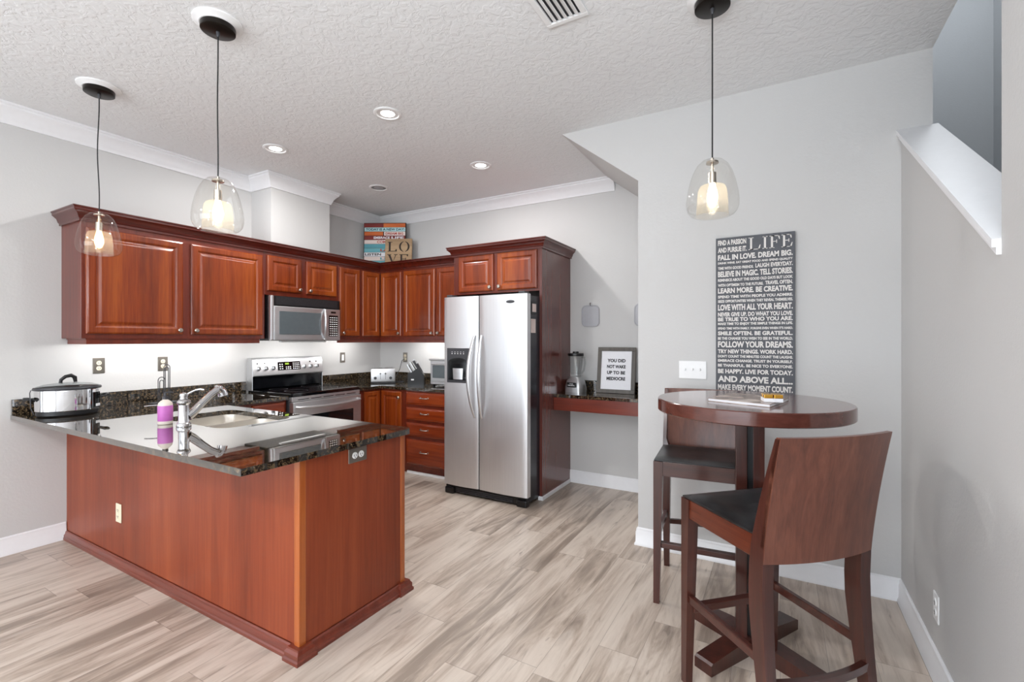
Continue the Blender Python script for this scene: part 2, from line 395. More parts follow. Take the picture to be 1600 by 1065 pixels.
# baseboards
bb=[(0,0),(.022,0),(.022,.012),(.015,.022),(.014,.09),(.010,.1),(.010,.112),(.004,.12),(0,.12)]
sw([(WA,1.33),(WA,YB)],bb,'baseboard_left',M['trim'])
sw([(-.85,WB),(-1.815,WB)],bb,'baseboard_back',M['trim'])
sw([(XR,YB),(XR,YL),(-.85,YL),(-.85,WB-.02)],bb,'baseboard_right',M['trim'])

# ------------------------------------------------------------------ cabinetry helpers
def rect(x0,x1,z0,z1,y,i): return [(x0+i,y,z0+i),(x1-i,y,z0+i),(x1-i,y,z1-i),(x0+i,y,z1-i)]
def raised(x0,x1,z0,z1,y,b=None,rail=.058):
    """raised-panel front; y is the back face, it grows towards -y"""
    b=b or B(); r=min(rail,(x1-x0)*.24,(z1-z0)*.3); R=[(0,0),(0,.013),(.003,.017),(.012,.0205),(r-.014,.0205),(r-.006,.017),(r-.002,.0115),(r+.004,.011),(r+.010,.012),(r+.024,.0185),(r+.03,.0192)]
    b.loft([rect(x0,x1,z0,z1,y-d,i) for i,d in R]); return b
def slabfront(x0,x1,z0,z1,y):
    R=[(0,0),(0,.010),(.004,.014),(.012,.016),(.018,.0205)]
    return B().loft([rect(x0,x1,z0,z1,y-d,i) for i,d in R])
def knob(parent,x,z,y):
    b=B(); Mx=Matrix.Translation((x,y,z))@Matrix.Rotation(PI/2,4,'X')
    b.lathe([(0,0),(.009,0),(.007,.004),(.0055,.010),(.009,.015),(.0155,.020),(.017,.026),(.013,.031),(.0,.033)],n=16,M4=Mx)
    return b.done('knob',M['nickel'],parent,True)
def bar_handle(parent,x,z,y):
    b=B(); b.tube([(x-.048,y,z),(x-.048,y-.02,z),(x-.035,y-.027,z),(x+.035,y-.027,z),(x+.048,y-.02,z),(x+.048,y,z)],.0055,8)
    b.box(x-.055,x-.041,y-.003,y,z-.009,z+.009,.002); b.box(x+.041,x+.055,y-.003,y,z-.009,z+.009,.002)
    return b.done('handle',M['nickel'],parent,True)
def door(parent,x0,x1,z0,z1,y,kx=None,kz=None,mat='cherry'):
    d=raised(x0,x1,z0,z1,y).done('door',M[mat],parent)
    if kx is not None: knob(d,kx,kz,y-.0205)
    return d
def carcass(parent,x0,x1,d,z0,z1,mat='cherryframe'):
    return B().box(x0,x1,-d,-.001,z0,z1,.0015,1).done('cabinet_body',M[mat],parent)
R90=PI/2
UZ0,UZ1=1.42,2.215; UD=.335
g1='cherry wall cabinets with raised panel doors'
# wall A : local x runs along world +Y
c=thing('wall_cabinet','large two-door cherry wall cabinet at the left end of the run','wall cabinet',(WA,1.307,0),R90,g1)
carcass(c,0,1.293,UD,UZ0,UZ1)
door(c,.022,.615,1.452,2.172,-UD,.585,1.485); door(c,.672,1.266,1.452,2.172,-UD,.702,1.485)
c=thing('wall_cabinet','short two-door cherry wall cabinet directly above the microwave','wall cabinet',(WA,2.6,0),R90,g1)
carcass(c,0,.83,UD,1.822,UZ1)
door(c,.022,.373,1.862,2.185,-UD,.343,1.893); door(c,.427,.79,1.862,2.185,-UD,.457,1.893)
c=thing('wall_cabinet','narrow single-door cherry wall cabinet just right of the microwave','wall cabinet',(WA,3.43,0),R90,g1)
carcass(c,0,.285,UD,UZ0,UZ1)
door(c,.004,.272,1.452,2.185,-UD,.034,1.485)
c=thing('corner_wall_cabinet','L-shaped cherry corner wall cabinet with two doors meeting at the inside corner','wall cabinet',(WA,WB,0),0,g1)
FA=-4.075; FB=WB-.335
b=B().prism([(0.001,-.001),(.001,3.715-WB),(FA-WA,3.715-WB),(FA-WA,FB-WB),(-3.712-WA,FB-WB),(-3.712-WA,-.001)],UZ0,UZ1); b.done('cabinet_body',M['cherryframe'],c)
d=door(c,FA-WA+.022,-3.736-WA,1.452,2.185,FB-WB,-3.762-WA,1.485)
b=raised(3.747-3.715,FB-.022-3.715,1.452,2.185,0); b.bm.transform(Matrix.Translation((FA-WA,3.715-WB,0))@Matrix.Rotation(R90,4,'Z')); b.done('door',M['cherry'],c)
c=thing('wall_cabinet','two-door cherry wall cabinet between the corner and the refrigerator','wall cabinet',(-3.712,WB,0),0,g1)
carcass(c,0,.935,UD,UZ0,UZ1)
door(c,.012,.46,1.452,2.185,-UD,.43,1.485); door(c,.487,.925,1.452,2.185,-UD,.517,1.485)
# crown on the wall cabinets
cc=[(0,0),(.014,0),(.014,.016),(.02,.02),(.028,.045),(.046,.062),(.052,.066),(.052,.08),(.058,.084),(.058,.092),(0,.092)]
ccp=[(o,z+UZ1-.005) for o,z in cc]
b=B().sweep([(-2.775,FB),(FA,FB),(FA,1.307),(WA+.002,1.307)],ccp)
tag(b.done('cabinet_crown',M['crowny'],smooth=True),'dark cherry crown moulding running along the tops of the low wall cabinets','moulding')
lr=[(-.03,1.38),(0,1.38),(.0,1.41),(.006,1.412),(.006,1.42),(-.03,1.42)]
b=B().sweep([(FA,2.56),(FA,1.307+.02),(WA+.002,1.307+.02)],[(o-.012,z) for o,z in lr])
tag(b.done('light_rail',M['cherryframe'],smooth=True),'cherry light rail under the large cabinet at the left end','moulding')
b=B().sweep([(-2.78,FB),(FA,FB),(FA,3.44)],[(o-.012,z) for o,z in lr])
tag(b.done('light_rail',M['cherryframe'],smooth=True),'cherry light rail under the cabinets right of the microwave','moulding')

# cabinet over the refrigerator and its tall end panel
FF=3.72
c=thing('refrigerator_cabinet','deep two-door cherry cabinet above the refrigerator with its own crown','wall cabinet',(-2.775,WB,0))
W=2.775-1.842; Dp=WB-FF
carcass(c,0,W,Dp,1.845,2.235,'cherryframe')
door(c,.066,.462,1.866,2.21,-Dp,.432,1.9); door(c,.504,.914,1.866,2.21,-Dp,.534,1.9)
B().box(0,.018,-Dp,-.001,1.38,1.845).done('side_panel',M['cherryframe'],c)
ccp=[(o,z+2.215) for o,z in cc]
b=B().sweep([(W+.027,-.001),(W+.027,-Dp),(0,-Dp),(0,-.001)],ccp[:])
b.bm.free(); b=B().sweep([(0,-.001),(0,-Dp),(W+.028,-Dp),(W+.028,-.001)],[(-o,z) for o,z in ccp]); b.done('crown_moulding',M['crown'],c,True)
b=B().box(-1.841,-1.815,FF-.002,WB-.001,0.0,2.22,.001,1); tag(b.done('end_panel',M['sidepanel']),'tall dark cherry end panel standing on the right of the refrigerator','panel')
tag(B().box(-1.814,-1.802,FF-.012,WB-.03,0.0,.035,.003).box(-1.85,-1.802,FF-.014,FF-.003,0,.035,.003).done('shoe_moulding',M['trim']),'small white shoe moulding at the foot of the tall end panel','moulding')

# ------------------------------------------------------------------ base cabinets
CT0,CT1=.884,.914
c=thing('base_cabinet','cherry base cabinet with one drawer over a door left of the range','base cabinet',(WA,2.06,0),R90)
B().box(0,.565,-.61,-.001,.1,CT0,.001,1).box(0,.565,-.54,-.001,0,.1).done('cabinet_body',M['cherryframe'],c)
d=slabfront(.25,.55,.745,.865,-.61).done('drawer',M['cherryx'],c); knob(d,.40,.79,-.63)
door(c,.25,.55,.13,.72,-.61,.28,.68)
c=thing('corner_base_cabinet','cherry corner base cabinet with two folding doors beside the range','base cabinet',(WA,WB,0))
ax=-3.79-WA; by=3.75-WB; ys=3.46-WB; xe=-3.44-WA
b=B().prism([(.001,-.001),(.001,ys),(ax,ys),(ax,by),(xe,by),(xe,-.001)],.1,CT0); b.prism([(.001,-.001),(.001,ys),(ax-.06,ys),(ax-.06,by+.06),(xe,by+.06),(xe,-.001)],0,.1)
b.done('cabinet_body',M['cherryframe'],c)
door(c,ax+.02,xe-.035,.12,.862,by,xe-.06,.80)
b=raised(.045,3.75-.02-3.46,.12,.862,0); b.bm.transform(Matrix.Translation((ax,ys,0))@Matrix.Rotation(R90,4,'Z')); b.done('door',M['cherry'],c)
c=thing('drawer_base_cabinet','cherry base cabinet with a stack of four drawers left of the refrigerator','base cabinet',(-3.44,WB,0))
d_=WB-3.75
B().box(0,.66,-d_,-.001,.085,CT0,.001,1).box(0,.66,-d_+.05,-.001,0,.085).done('cabinet_body',M['cherryframe'],c)
for z0,z1 in ((.737,.865),(.577,.705),(.408,.545),(.115,.375)):
    d=slabfront(.03,.64,z0,z1,-d_).done('drawer',M['cherryx'],c); bar_handle(d,.28,(z0+z1)/2+.01,-d_-.02)
B().box(0,.72,-d_+.03,-d_+.045,0,.028,.003).done('shoe_moulding',M['trim'],c,label='white shoe moulding')

# peninsula
PX=-1.84; PY0=1.335; PY1=1.995
c=thing('peninsula_cabinet','long cherry veneered peninsula with dark trim along the floor','peninsula',(WA,PY0,0))
W=PX-WA; Dd=PY1-PY0
b=B(); b.box(.001,W-.003,.008,.026,0,CT0); b.box(.001,W-.003,Dd-.02,Dd,0,CT0); b.box(.001,.02,.026,Dd-.02,0,CT0); b.box(W-.021,W-.003,.026,Dd-.02,0,CT0); b.box(.02,W-.021,.026,Dd-.02,.1,.118); b.done('cabinet_body',M['cherryframe'],c)
B().box(.002,W-.03,0,.007,.06,CT0).done('back_panel',M['panel'],c)
B().box(W-.0025,W+.004,.03,Dd-.03,.06,CT0).done('end_panel',M['panel'],c)
M['basewood']=wood('cherry_base_moulding_wood',(88,34,22),(112,46,30),(136,62,42),.3,axis='x')
M['post']=wood('orange_cherry_corner_wood',(136,64,24),(164,82,32),(184,104,48),.3)
B().box(W-.03,W+.007,-.006,.03,.05,CT0,.004).done('corner_post',M['post'],c)
B().box(W-.03,W+.007,Dd-.03,Dd+.004,.05,CT0,.004).done('corner_post',M['post'],c)
sp=[(0,0),(.024,0),(.024,.014),(.019,.02),(.019,.03),(.012,.04),(.010,.052),(.004,.058),(0,.058)]
B().sweep([(W-.02,-.001),(.003,-.001)],[(o,z) for o,z in sp][::1]).done('base_moulding',M['basewood'],c,True)
B().sweep([(W+.004,Dd-.02),(W+.004,.02)],sp).done('base_moulding',M['basewood'],c,True)
def block(x,y,hs):
    b=B(); R=[(hs,0),(hs,.014),(hs-.006,.02),(hs-.006,.04),(hs-.014,.052),(hs-.016,.06)]
    b.loft([[(x-r,y-r,z),(x+r,y-r,z),(x+r,y+r,z),(x-r,y+r,z)] for r,z in R]); return b
# corner plinth blocks wrap the posts
block(W-.012,.012,.052).done('plinth_block',M['basewood'],c); block(W-.012,Dd-.012,.052).done('plinth_block',M['basewood'],c)

# countertops
def rr(x0,x1,y0,y1,r,n=6):
    P=[]
    for cx,cy,a in ((x1-r,y0+r,-90),(x1-r,y1-r,0),(x0+r,y1-r,90),(x0+r,y0+r,180)):
        for k in range(n+1): t=math.radians(a+90*k/n); P.append((cx+r*math.cos(t),cy+r*math.sin(t)))
    return P
SX0,SX1,SY0,SY1=-3.40,-2.69,1.47,1.92
hole=rr(SX0,SX1,SY0,SY1,.08)
PC=[(WA+.001,1.053),(-1.80,1.053),(-1.80,2.0),(-1.83,2.03),(-3.765,2.03),(-3.765,2.622),(WA+.001,2.622)]
b=B().slab(PC,[hole[::-1]],CT0,CT1)
pct=thing('peninsula_countertop','polished black granite countertop of the peninsula and sink','countertop',(0,0,0))
b.done('slab',M['granite'],pct)
e=B(); e.box(-1.803,-1.797,1.056,2.0,CT0+.001,CT1-.003); e.bm.free()
b=B().box(WA+.001,WA+.021,1.056,2.618,CT1,1.016,.002); b.done('backsplash',M['granite'],pct)
cct=thing('corner_countertop','polished black granite countertop turning the corner right of the range','countertop',(0,0,0))
B().prism([(WA+.001,3.405),(-3.765,3.405),(-3.765,3.70),(-3.74,3.725),(-2.775,3.725),(-2.775,WB-.001),(WA+.001,WB-.001)],CT0,CT1).done('slab',M['granite'],cct)
B().box(WA+.001,WA+.021,3.41,WB-.001,CT1,1.016,.002).box(WA+.021,-2.78,WB-.021,WB-.001,CT1,1.016,.002).done('backsplash',M['granite'],cct)
# desk in the alcove
dk=thing('wall_desk','shallow granite-topped wall desk with cherry apron in the alcove','desk',(0,0,0))
B().box(-1.813,-.852,3.94,WB-.001,.884,.914,.002).done('slab',M['granite'],dk)
M['apron']=wood('desk_apron_wood',(78,24,10),(112,38,18),(138,54,26),.3,axis='x'); B().box(-1.813,-.852,3.955,3.975,.765,.884,.001,1).done('apron',M['apron'],dk)
B().box(-1.813,-.852,WB-.021,WB-.001,.914,1.016,.002).box(-.872,-.852,4.0,WB-.021,.914,1.016,.002).done('backsplash',M['granite'],dk)

# sink and faucet
sk=thing('sink','double-bowl stainless undermount sink set in the peninsula','sink',(0,0,.70))
def bowl(x0,x1,y0,y1,zt_,zb):
    b=B(); rings=[]
    for i,z in ((-.012,zt_),(0,zt_),(.003,zt_-.02),(.012,zb+.03),(.03,zb+.006),(.06,zb)):
        rings.append([(x,y,z-.70) for x,y in rr(x0+i,x1-i,y0+i,y1-i,max(.02,.075-i*.3))])
    b.loft(rings,True,False,True); return b
bowl(SX0,-3.055,SY0,SY1,CT0-.001,.69).done('bowl',M['sinksteel'],sk,True)
bowl(-3.035,SX1,SY0,SY1,CT0-.001,.69).done('bowl',M['sinksteel'],sk,True)
for x in (-3.23,-2.86): B().lathe([(0,.004),(.04,.004),(.042,.0),(.03,-.004),(0,-.006)],(x,1.7),20).done('drain',M['chrome'],sk,True)
fx,fy=-2.962,1.405
fc=thing('faucet','chrome single-lever kitchen faucet with long pull-out spout beside the sink','faucet',(fx,fy,CT1))
B().lathe([(0,0),(.036,0),(.038,.006),(.036,.018),(.030,.024),(.027,.03),(.0265,.125),(.03,.13),(.034,.138),(.034,.146),(.028,.152),(.024,.156)],n=28).done('body',M['chrome'],fc,True)
B().lathe([(.018,.15),(.021,.16),(.019,.168),(.022,.176),(.02,.188),(.012,.195),(0,.197)],n=24).done('cap',M['chrome'],fc,True)
d=Vector((-.03,.25,0)).normalized()
B().tube([(0,.02,.055),(-.002,.05,.075),(-.008,.1,.122),(-.014,.15,.165),(-.02,.195,.192)],[.027,.0245,.0215,.0205,.0215],14).done('spout',M['chrome'],fc,True)
B().tube([(-.02,.19,.198),(-.022,.205,.197),(-.023,.222,.18),(-.024,.228,.155)],[.0225,.025,.026,.029],14).done('spray_head',M['chrome'],fc,True)
B().tube([(.0,.0,.172),(.018,.022,.192),(.036,.045,.206),(.05,.062,.21),(.062,.078,.207)],[.006,.006,.006,.0075,.004],10).done('lever',M['chrome'],fc,True)
sb=thing('soap_bottle','white pump soap bottle with magenta label beside the faucet','bottle',(-3.15,1.395,CT1))
B().lathe([(0,0),(.034,0),(.037,.004),(.037,.11),(.034,.125),(.022,.138),(.014,.142),(.014,.148),(0,.148)],n=28).done('bottle',M['lotion'],sb,True)
B().lathe([(.0374,.02),(.0378,.021),(.0378,.109),(.0374,.11)],n=28).done('paper_label',M['magenta'],sb,True)
B().lathe([(0,.146),(.015,.146),(.015,.162),(.006,.166),(.005,.186),(0,.186)],n=16).tube([(0,0,.184),(.012,.02,.187),(.02,.034,.184)],.004,8).done('pump',M['darkgrey'],sb,True)
sd=thing('soap_dispenser','slim chrome soap dispenser with thin horizontal nozzle behind the soap bottle','soap dispenser',(-3.26,1.43,CT1))
B().lathe([(0,0),(.022,0),(.022,.005),(.014,.009),(.012,.09),(.015,.094),(.015,.104),(0,.108)],n=20).done('body',M['chrome'],sd,True)
B().tube([(0,0,.1),(-.03,-.045,.1),(-.05,-.075,.097)],.0035,8).done('nozzle',M['chrome'],sd,True)
ct=thing('counter_rack','dark wire rack with tall looped uprights in front of the backsplash','rack',(-4.2,1.85,CT1))
def loop(b,y,z1,wd,x=0):
    P=[(x,y-wd,.004),(x,y-wd,z1-wd)]+[(x,y-wd*math.cos(t*PI/8),z1-wd+wd*math.sin(t*PI/8)) for t in range(1,8)]+[(x,y+wd,z1-wd),(x,y+wd,.004)]
    b.tube(P,.0032,8)
b=B(); loop(b,-.015,.205,.024); loop(b,-.015,.18,.013); b.done('short_loop',M['darkgrey'],ct,True)
b=B(); loop(b,.03,.30,.021,-.02); loop(b,.03,.28,.011,-.02); b.done('tall_loop',M['darkgrey'],ct,True)
b=B(); b.tube([(.03,-.08,.004),(.03,.1,.004),(-.06,.1,.004),(-.06,-.08,.004),(.03,-.08,.004)],.004,8); b.tube([(0,-.08,.004),(0,.1,.004)],.0035,8); b.tube([(-.02,-.08,.004),(-.02,.1,.004)],.0035,8); b.done('foot',M['darkgrey'],ct,True)

# slow cooker
sc=thing('slow_cooker','oval chrome slow cooker with glass lid at the left end of the counter','slow cooker',(-4.12,1.255,CT1),math.radians(80)); sc.scale=(1.07,1.07,1.07)
B().lathe([(0,0),(.138,0),(.146,.008),(.146,.026),(.14,.03),(0,.03)],n=48,sy=.76).done('base',M['black'],sc,True)
B().lathe([(.144,.028),(.150,.034),(.152,.15),(.150,.158),(.14,.158)],n=48,sy=.76).done('shell',M['chrome'],sc,True)
B().lathe([(.138,.156),(.156,.158),(.16,.166),(.156,.174),(.148,.172)],n=48,sy=.76).done('rim',M['darkgrey'],sc,True)
ld=B().lathe([(.15,.174),(.146,.178),(.11,.19),(.05,.198),(0,.2)],n=48,sy=.76).done('lid',M['lid'],sc,True)
b=B(); b.tube([(-.035,0,.197),(-.032,0,.217),(-.012,0,.236),(.014,0,.242),(.03,0,.23),(.034,0,.2)],[.006,.0065,.007,.008,.008,.006],10,1.5); b.done('lid_handle',M['black'],ld,True)
for sx in (-1,1):
    b=B(); b.tube([(sx*.149,-.03,.10),(sx*.172,-.04,.11),(sx*.19,-.02,.112),(sx*.19,.02,.112),(sx*.172,.04,.11),(sx*.149,.03,.10)],[.007,.007,.008,.008,.007,.007],10); b.done('side_handle',M['black'],sc,True)
b=B(); b.tube([(-.157,-.05,.165),(-.168,-.055,.165),(-.172,-.055,.15),(-.168,-.055,.06),(-.155,-.05,.02)],.0025,6); b.done('latch_wire',M['darkgrey'],sc,True)
b=B()
def ovalpatch(b,a0,a1,z0,z1,r):
    R=[]; n=8
    for k in range(n+1):
        t=a0+(a1-a0)*k/n; R.append([(r*math.cos(t),.76*r*math.sin(t),z0),(r*math.cos(t),.76*r*math.sin(t),z1),((r+.004)*math.cos(t),.76*(r+.004)*math.sin(t),z1),((r+.004)*math.cos(t),.76*(r+.004)*math.sin(t),z0)])
    b.loft(R)
ovalpatch(b,math.radians(-48),math.radians(-22),.034,.135,.151); cp=b.done('control_panel',M['blackgloss'],sc)
b=B(); ovalpatch(b,math.radians(-40),math.radians(-26),.046,.062,.1553); b.done('badge',M['white'],cp)

# ------------------------------------------------------------------ outlets and switches
def outlet(loc,rotz,label,cat='outlet',kind='duplex',plate='plate',horiz=False,face='ivory',group='wall outlets'):
    t=thing('wall_outlet' if kind!='switch' else 'light_switch',label,cat,loc,rotz,group)
    if horiz: t.rotation_euler=(0,PI/2,rotz) if False else (0,0,rotz)
    w_,h_=(.036,.058)
    if kind=='triple': w_=.085
    if horiz: w_,h_=h_,w_
    p=B().box(-w_,w_,-.006,-.0005,-h_,h_,.003).done('cover_plate',M[plate],t)
    if kind=='duplex':
        for sgn in (-1,1):
            cx,cz=(sgn*.02,0) if horiz else (0,sgn*.02)
            q=B().lathe([(0,.003),(.0155,.003),(.0165,0)],n=20,M4=Matrix.Translation((cx,-.006,cz))@Matrix.Rotation(PI/2,4,'X')).done('receptacle',M[face],t)
            b=B()
            for dx in (-.006,.006): b.box(cx+dx-.0012,cx+dx+.0012,-.0097,-.009,cz-.004,cz+.005)
            b.box(cx-.002,cx+.002,-.0097,-.009,cz-.011,cz-.007); b.done('slots',M['ink'],q)
    elif kind=='triple':
        for dx in (-.046,0,.046):
            B().box(dx-.005,dx+.005,-.016,-.006,-.004,.012,.002).done('toggle',M[face],t)
    elif kind=='rocker':
        B().box(-.016,.016,-.009,-.006,-.034,.034,.001).done('receptacle',M[face],t)
    elif kind=='single':
        B().box(-.010,.010,-.012,-.006,-.018,.018,.003).done('receptacle',M[face],t)
    return t
outlet((WA,1.516,1.218),R90,'pewter duplex outlet on the wall right above the slow cooker')
outlet((WA,1.934,1.214),R90,'pewter outlet above the wire rack, left of the range')
outlet((WA,3.762,1.205),R90,'pewter outlet on the left wall, right of the range','outlet','rocker',face='white')
outlet((-3.99,WB,1.196),0,'pewter outlet with a cord plugged in, left of the knife block')
outlet((PX+.0045,1.657,.838),R90,'horizontal duplex outlet under the countertop on the peninsula end','outlet','duplex','ivoryplate' if False else 'plate',True,'white')
outlet((-3.585,PY0,.33),0,'ivory duplex outlet low on the long side of the peninsula','outlet','duplex','ivory')
outlet((XR,2.58,.295),-R90,'white duplex outlet low on the right wall','outlet','duplex','white',face='white')
outlet((-.495,YL,1.214),0,'white triple switch plate left of the big word sign','light switch','triple','white',face='white',group='light switches')

# ------------------------------------------------------------------ refrigerator
fr=thing('refrigerator','stainless side-by-side refrigerator with dark sides and arched handles','refrigerator',(-2.705,3.47,0))
RW=.875
B().box(.004,RW-.012,.055,.78,.03,1.79,.004).done('cabinet_body',M['fridgeside'],fr)
B().box(.01,RW-.015,.02,.07,.012,.075,.006).done('base_grille',M['black'],fr)
b=B()
for k in range(3): b.box(.13,RW-.15,.012,.02,.022+k*.015,.029+k*.015)
b.done('grille_slats',M['darkgrey'],fr)
for x in (.012,RW-.11): B().box(x,x+.1,-.004,.06,0,.06,.012).done('foot',M['black'],fr)
def fdoor(x0,x1):
    b=B(); n=10; prof=[]
    wd=x1-x0
    pts=[(x0,.055),(x0,.012),(x0+.004,.004),(x0+.012,.0)]+[(x0+.012+(wd-.024)*k/n,-.012*math.sin(PI*k/n)) for k in range(1,n)]+[(x1-.012,0),(x1-.004,.004),(x1,.012),(x1,.055)]
    b.prism(pts,.085,1.80); return b
fz=fdoor(0,.385).done('freezer_door',M['steelv'],fr,True); fd=fdoor(.39,RW).done('fridge_door',M['steelv'],fr,True)
B().box(.386,.389,.01,.055,.085,1.8).done('gasket',M['black'],fr)
for x in (.03,RW-.09): B().box(x,x+.06,.005,.09,1.80,1.822,.004).done('hinge_cover',M['darkgrey'],fr)
def fh(x,par,bow):
    P=[];R=[]
    for k in range(17):
        t=k/16; z=.72+t*.73; a=math.sin(PI*t); P.append((x+bow*a,-.012-.058*a**.7,z)); R.append(.007+.006*a)
    return B().tube(P,R,10,1.4).done('handle',M['steel'],par,True)
fh(.352,fz,-.035); fh(.425,fd,.004)
dp=B().box(.045,.29,-.014,.01,1.02,1.335,.004).done('ice_dispenser',M['darkgrey'],fz)
b=B(); P=[(.062,1.045)]+[(.275,1.045),(.275,1.20)]+[(.1685+.1065*math.cos(t*PI/10),1.20+.04*math.sin(t*PI/10)) for t in range(0,11)]+[(.062,1.20)]
b.prism([(p[0],p[1]) for p in [(.062,1.045),(.275,1.045)]+[(.1685+.1065*math.cos(t*PI/12),1.205+.042*math.sin(t*PI/12)) for t in range(13)]],-.016,-.0142,'y').done('recess',M['blackgloss'],dp)
B().lathe([(0,0),(.065,0),(.07,.1),(0,.1)],(.17,-.0),24,sy=.3).done('cup',M['steel'],dp,True).location=(0,-.004,1.052)
b=B()
for k in range(5): b.lathe([(0,.001),(.005,.001),(.005,0)],n=10,M4=Matrix.Translation((.105+k*.032,-.0145,1.285))@Matrix.Rotation(PI/2,4,'X')); b.box(.100+k*.032,.110+k*.032,-.0152,-.0145,1.298,1.302)
b.done('buttons',M['white'],dp)
B().lathe([(0,.003),(.04,.003),(.042,0)],n=24,sy=.32,M4=Matrix.Translation((.715,-.010,1.735))@Matrix.Rotation(PI/2,4,'X')).done('badge',M['darkgrey'],fd,True)
mg=tag(B().box(-1.8335 -.0005,-1.830,3.56,3.66,1.63,1.74,.001,1).done('fridge_magnet',M['black']),'black framed magnet high on the right side of the refrigerator','magnet'); 
B().box(-1.8305,-1.8285,3.575,3.645,1.65,1.72).done('picture',M['pinkwhite'],mg)
tag(B().box(-1.8335,-1.831,3.555,3.64,1.47,1.59,.0005,1).done('fridge_note',M['pinkwhite']),'pale paper note on the refrigerator side below the black magnet','note')
for o in (mg,bpy.data.objects['fridge_note']): o.location.x=-2.705+RW-.012+1.8335

# ------------------------------------------------------------------ range
rg=thing('range','stainless electric range with black glass cooktop and back control panel','range',(WA,2.628,0),R90)
RWd=.77; RD=.675
B().box(0,RWd,-RD+.03,-.02,.02,.90,.002,1).done('body',M['darkgrey'],rg)
B().loft([[(x,y,z) for x,y in rr(-.0,RWd,-RD-.012,-.03,.012,3)] for z in (.905,.928)]+[[(x,y,.934) for x,y in rr(.008,RWd-.008,-RD-.002,-.04,.012,3)]]).done('cooktop',M['blackgloss'],rg)
bn=B()
for x,y,r in ((.2,-.2,.08),(.57,-.2,.1),(.2,-.47,.1),(.57,-.47,.08)): bn.lathe([(r-.003,0),(r,.0005),(r+.003,0)],(x,y),36)
bn.bm.transform(Matrix.Translation((0,0,.9345))); bn.done('burner_rings',M['darkgrey'],rg)
# backguard: lower black riser and upper steel control box
B().prism([(-.05,.93),(-.10,.945),(-.085,1.075),(-.03,1.075),(-.03,.93)],.012,RWd-.012,'x').done('riser',M['blackgloss'],rg)
bgm=B(); pf=[(-.022,1.062),(-.115,1.062),(-.122,1.07),(-.12,1.09),(-.098,1.215),(-.085,1.232),(-.06,1.238),(-.022,1.236)]
bgm.loft([[(x,y,z) for y,z in pf] for x in (0.0,RWd)]); bp=bgm.done('control_panel',M['steel'],rg,True)
for x in (-.004,RWd): B().box(x,x+.004,-.11,-.022,.93,1.2,.001,1).done('side_trim',M['steel'],rg)
tilt=math.atan2(.022,.125)
PM=lambda x,z,off=0:Matrix.Translation((x,-.12+(z-1.09)*.176-off,z))@Matrix.Rotation(-tilt,4,'X')
for k,x in enumerate((.055,.13,.205,.548,.625,.7)):
    b=B().lathe([(0,.022),(.012,.022),(.016,.018),(.018,.003),(.022,0)],n=18,M4=PM(x,1.135)@Matrix.Rotation(PI/2,4,'X'))
    kb=b.done('control_knob',M['steel'],bp,True)
    B().box(-.003,.003,-.026,-.022,-.015,.015,M4=PM(x,1.135)).done('pointer',M['black'],kb)
b=B()
for x in (.045,.12,.62,.695): b.box(-.008,.008,-.002,0,-.007,.007,M4=PM(x,1.183))
b.done('burner_markers',M['black'],bp)
dpn=B().box(-.125,.125,-.003,0,-.042,.042,.002,M4=PM(.377,1.15)).done('display_panel',M['blackgloss'],bp)
b=B().box(-.045,-.005,-.004,-.003,.012,.03,M4=PM(.377,1.15)); b.done('green_display',M['display'],dpn)
b=B()
for i in range(3):
    for j in range(2): b.box(-.108+j*.024,-.096+j*.024,-.0045,-.003,-.032+i*.022,-.022+i*.022,M4=PM(.377,1.15))
for i in range(4):
    for j in range(4): b.box(.04+j*.02,.05+j*.02,-.0045,-.003,-.034+i*.018,-.026+i*.018,M4=PM(.377,1.15))
for i in range(2):
    for j in range(3): b.box(-.04+j*.022,-.028+j*.022,-.0045,-.003,-.034+i*.018,-.026+i*.018,M4=PM(.377,1.15))
b.done('keypad',M['white'],dpn)
# front
B().box(.002,RWd-.002,-RD-.012,-RD+.03,.862,.903,.004).done('vent_trim',M['steel'],rg)
b=B()
for k in range(5): b.box(.06+k*.135,.06+k*.135+.11,-RD-.0135,-RD-.011,.874,.88)
b.done('vent_slots',M['black'],rg)
od=B().box(.002,RWd-.002,-RD-.03,-RD+.03,.24,.858,.006).done('oven_door',M['steel'],rg)
B().box(.10,.665,-RD-.033,-RD-.029,.34,.73,.004).done('window',M['ovenglass'],od)
b=B(); P=[(.03,-RD-.03,.815),(.04,-RD-.055,.812)]+[(.05+.67*k/10,-RD-.062-.012*math.sin(PI*k/10),.812-.012*math.sin(PI*k/10)) for k in range(11)]+[(.73,-RD-.055,.812),(.74,-RD-.03,.815)]
b.tube(P,.012,10); b.done('handle',M['steel'],od,True)
B().box(.002,RWd-.002,-RD-.025,-RD+.03,.06,.232,.006).done('storage_drawer',M['steel'],rg)
B().box(.03,RWd-.03,-RD+.06,-.03,0,.06).done('plinth',M['black'],rg)

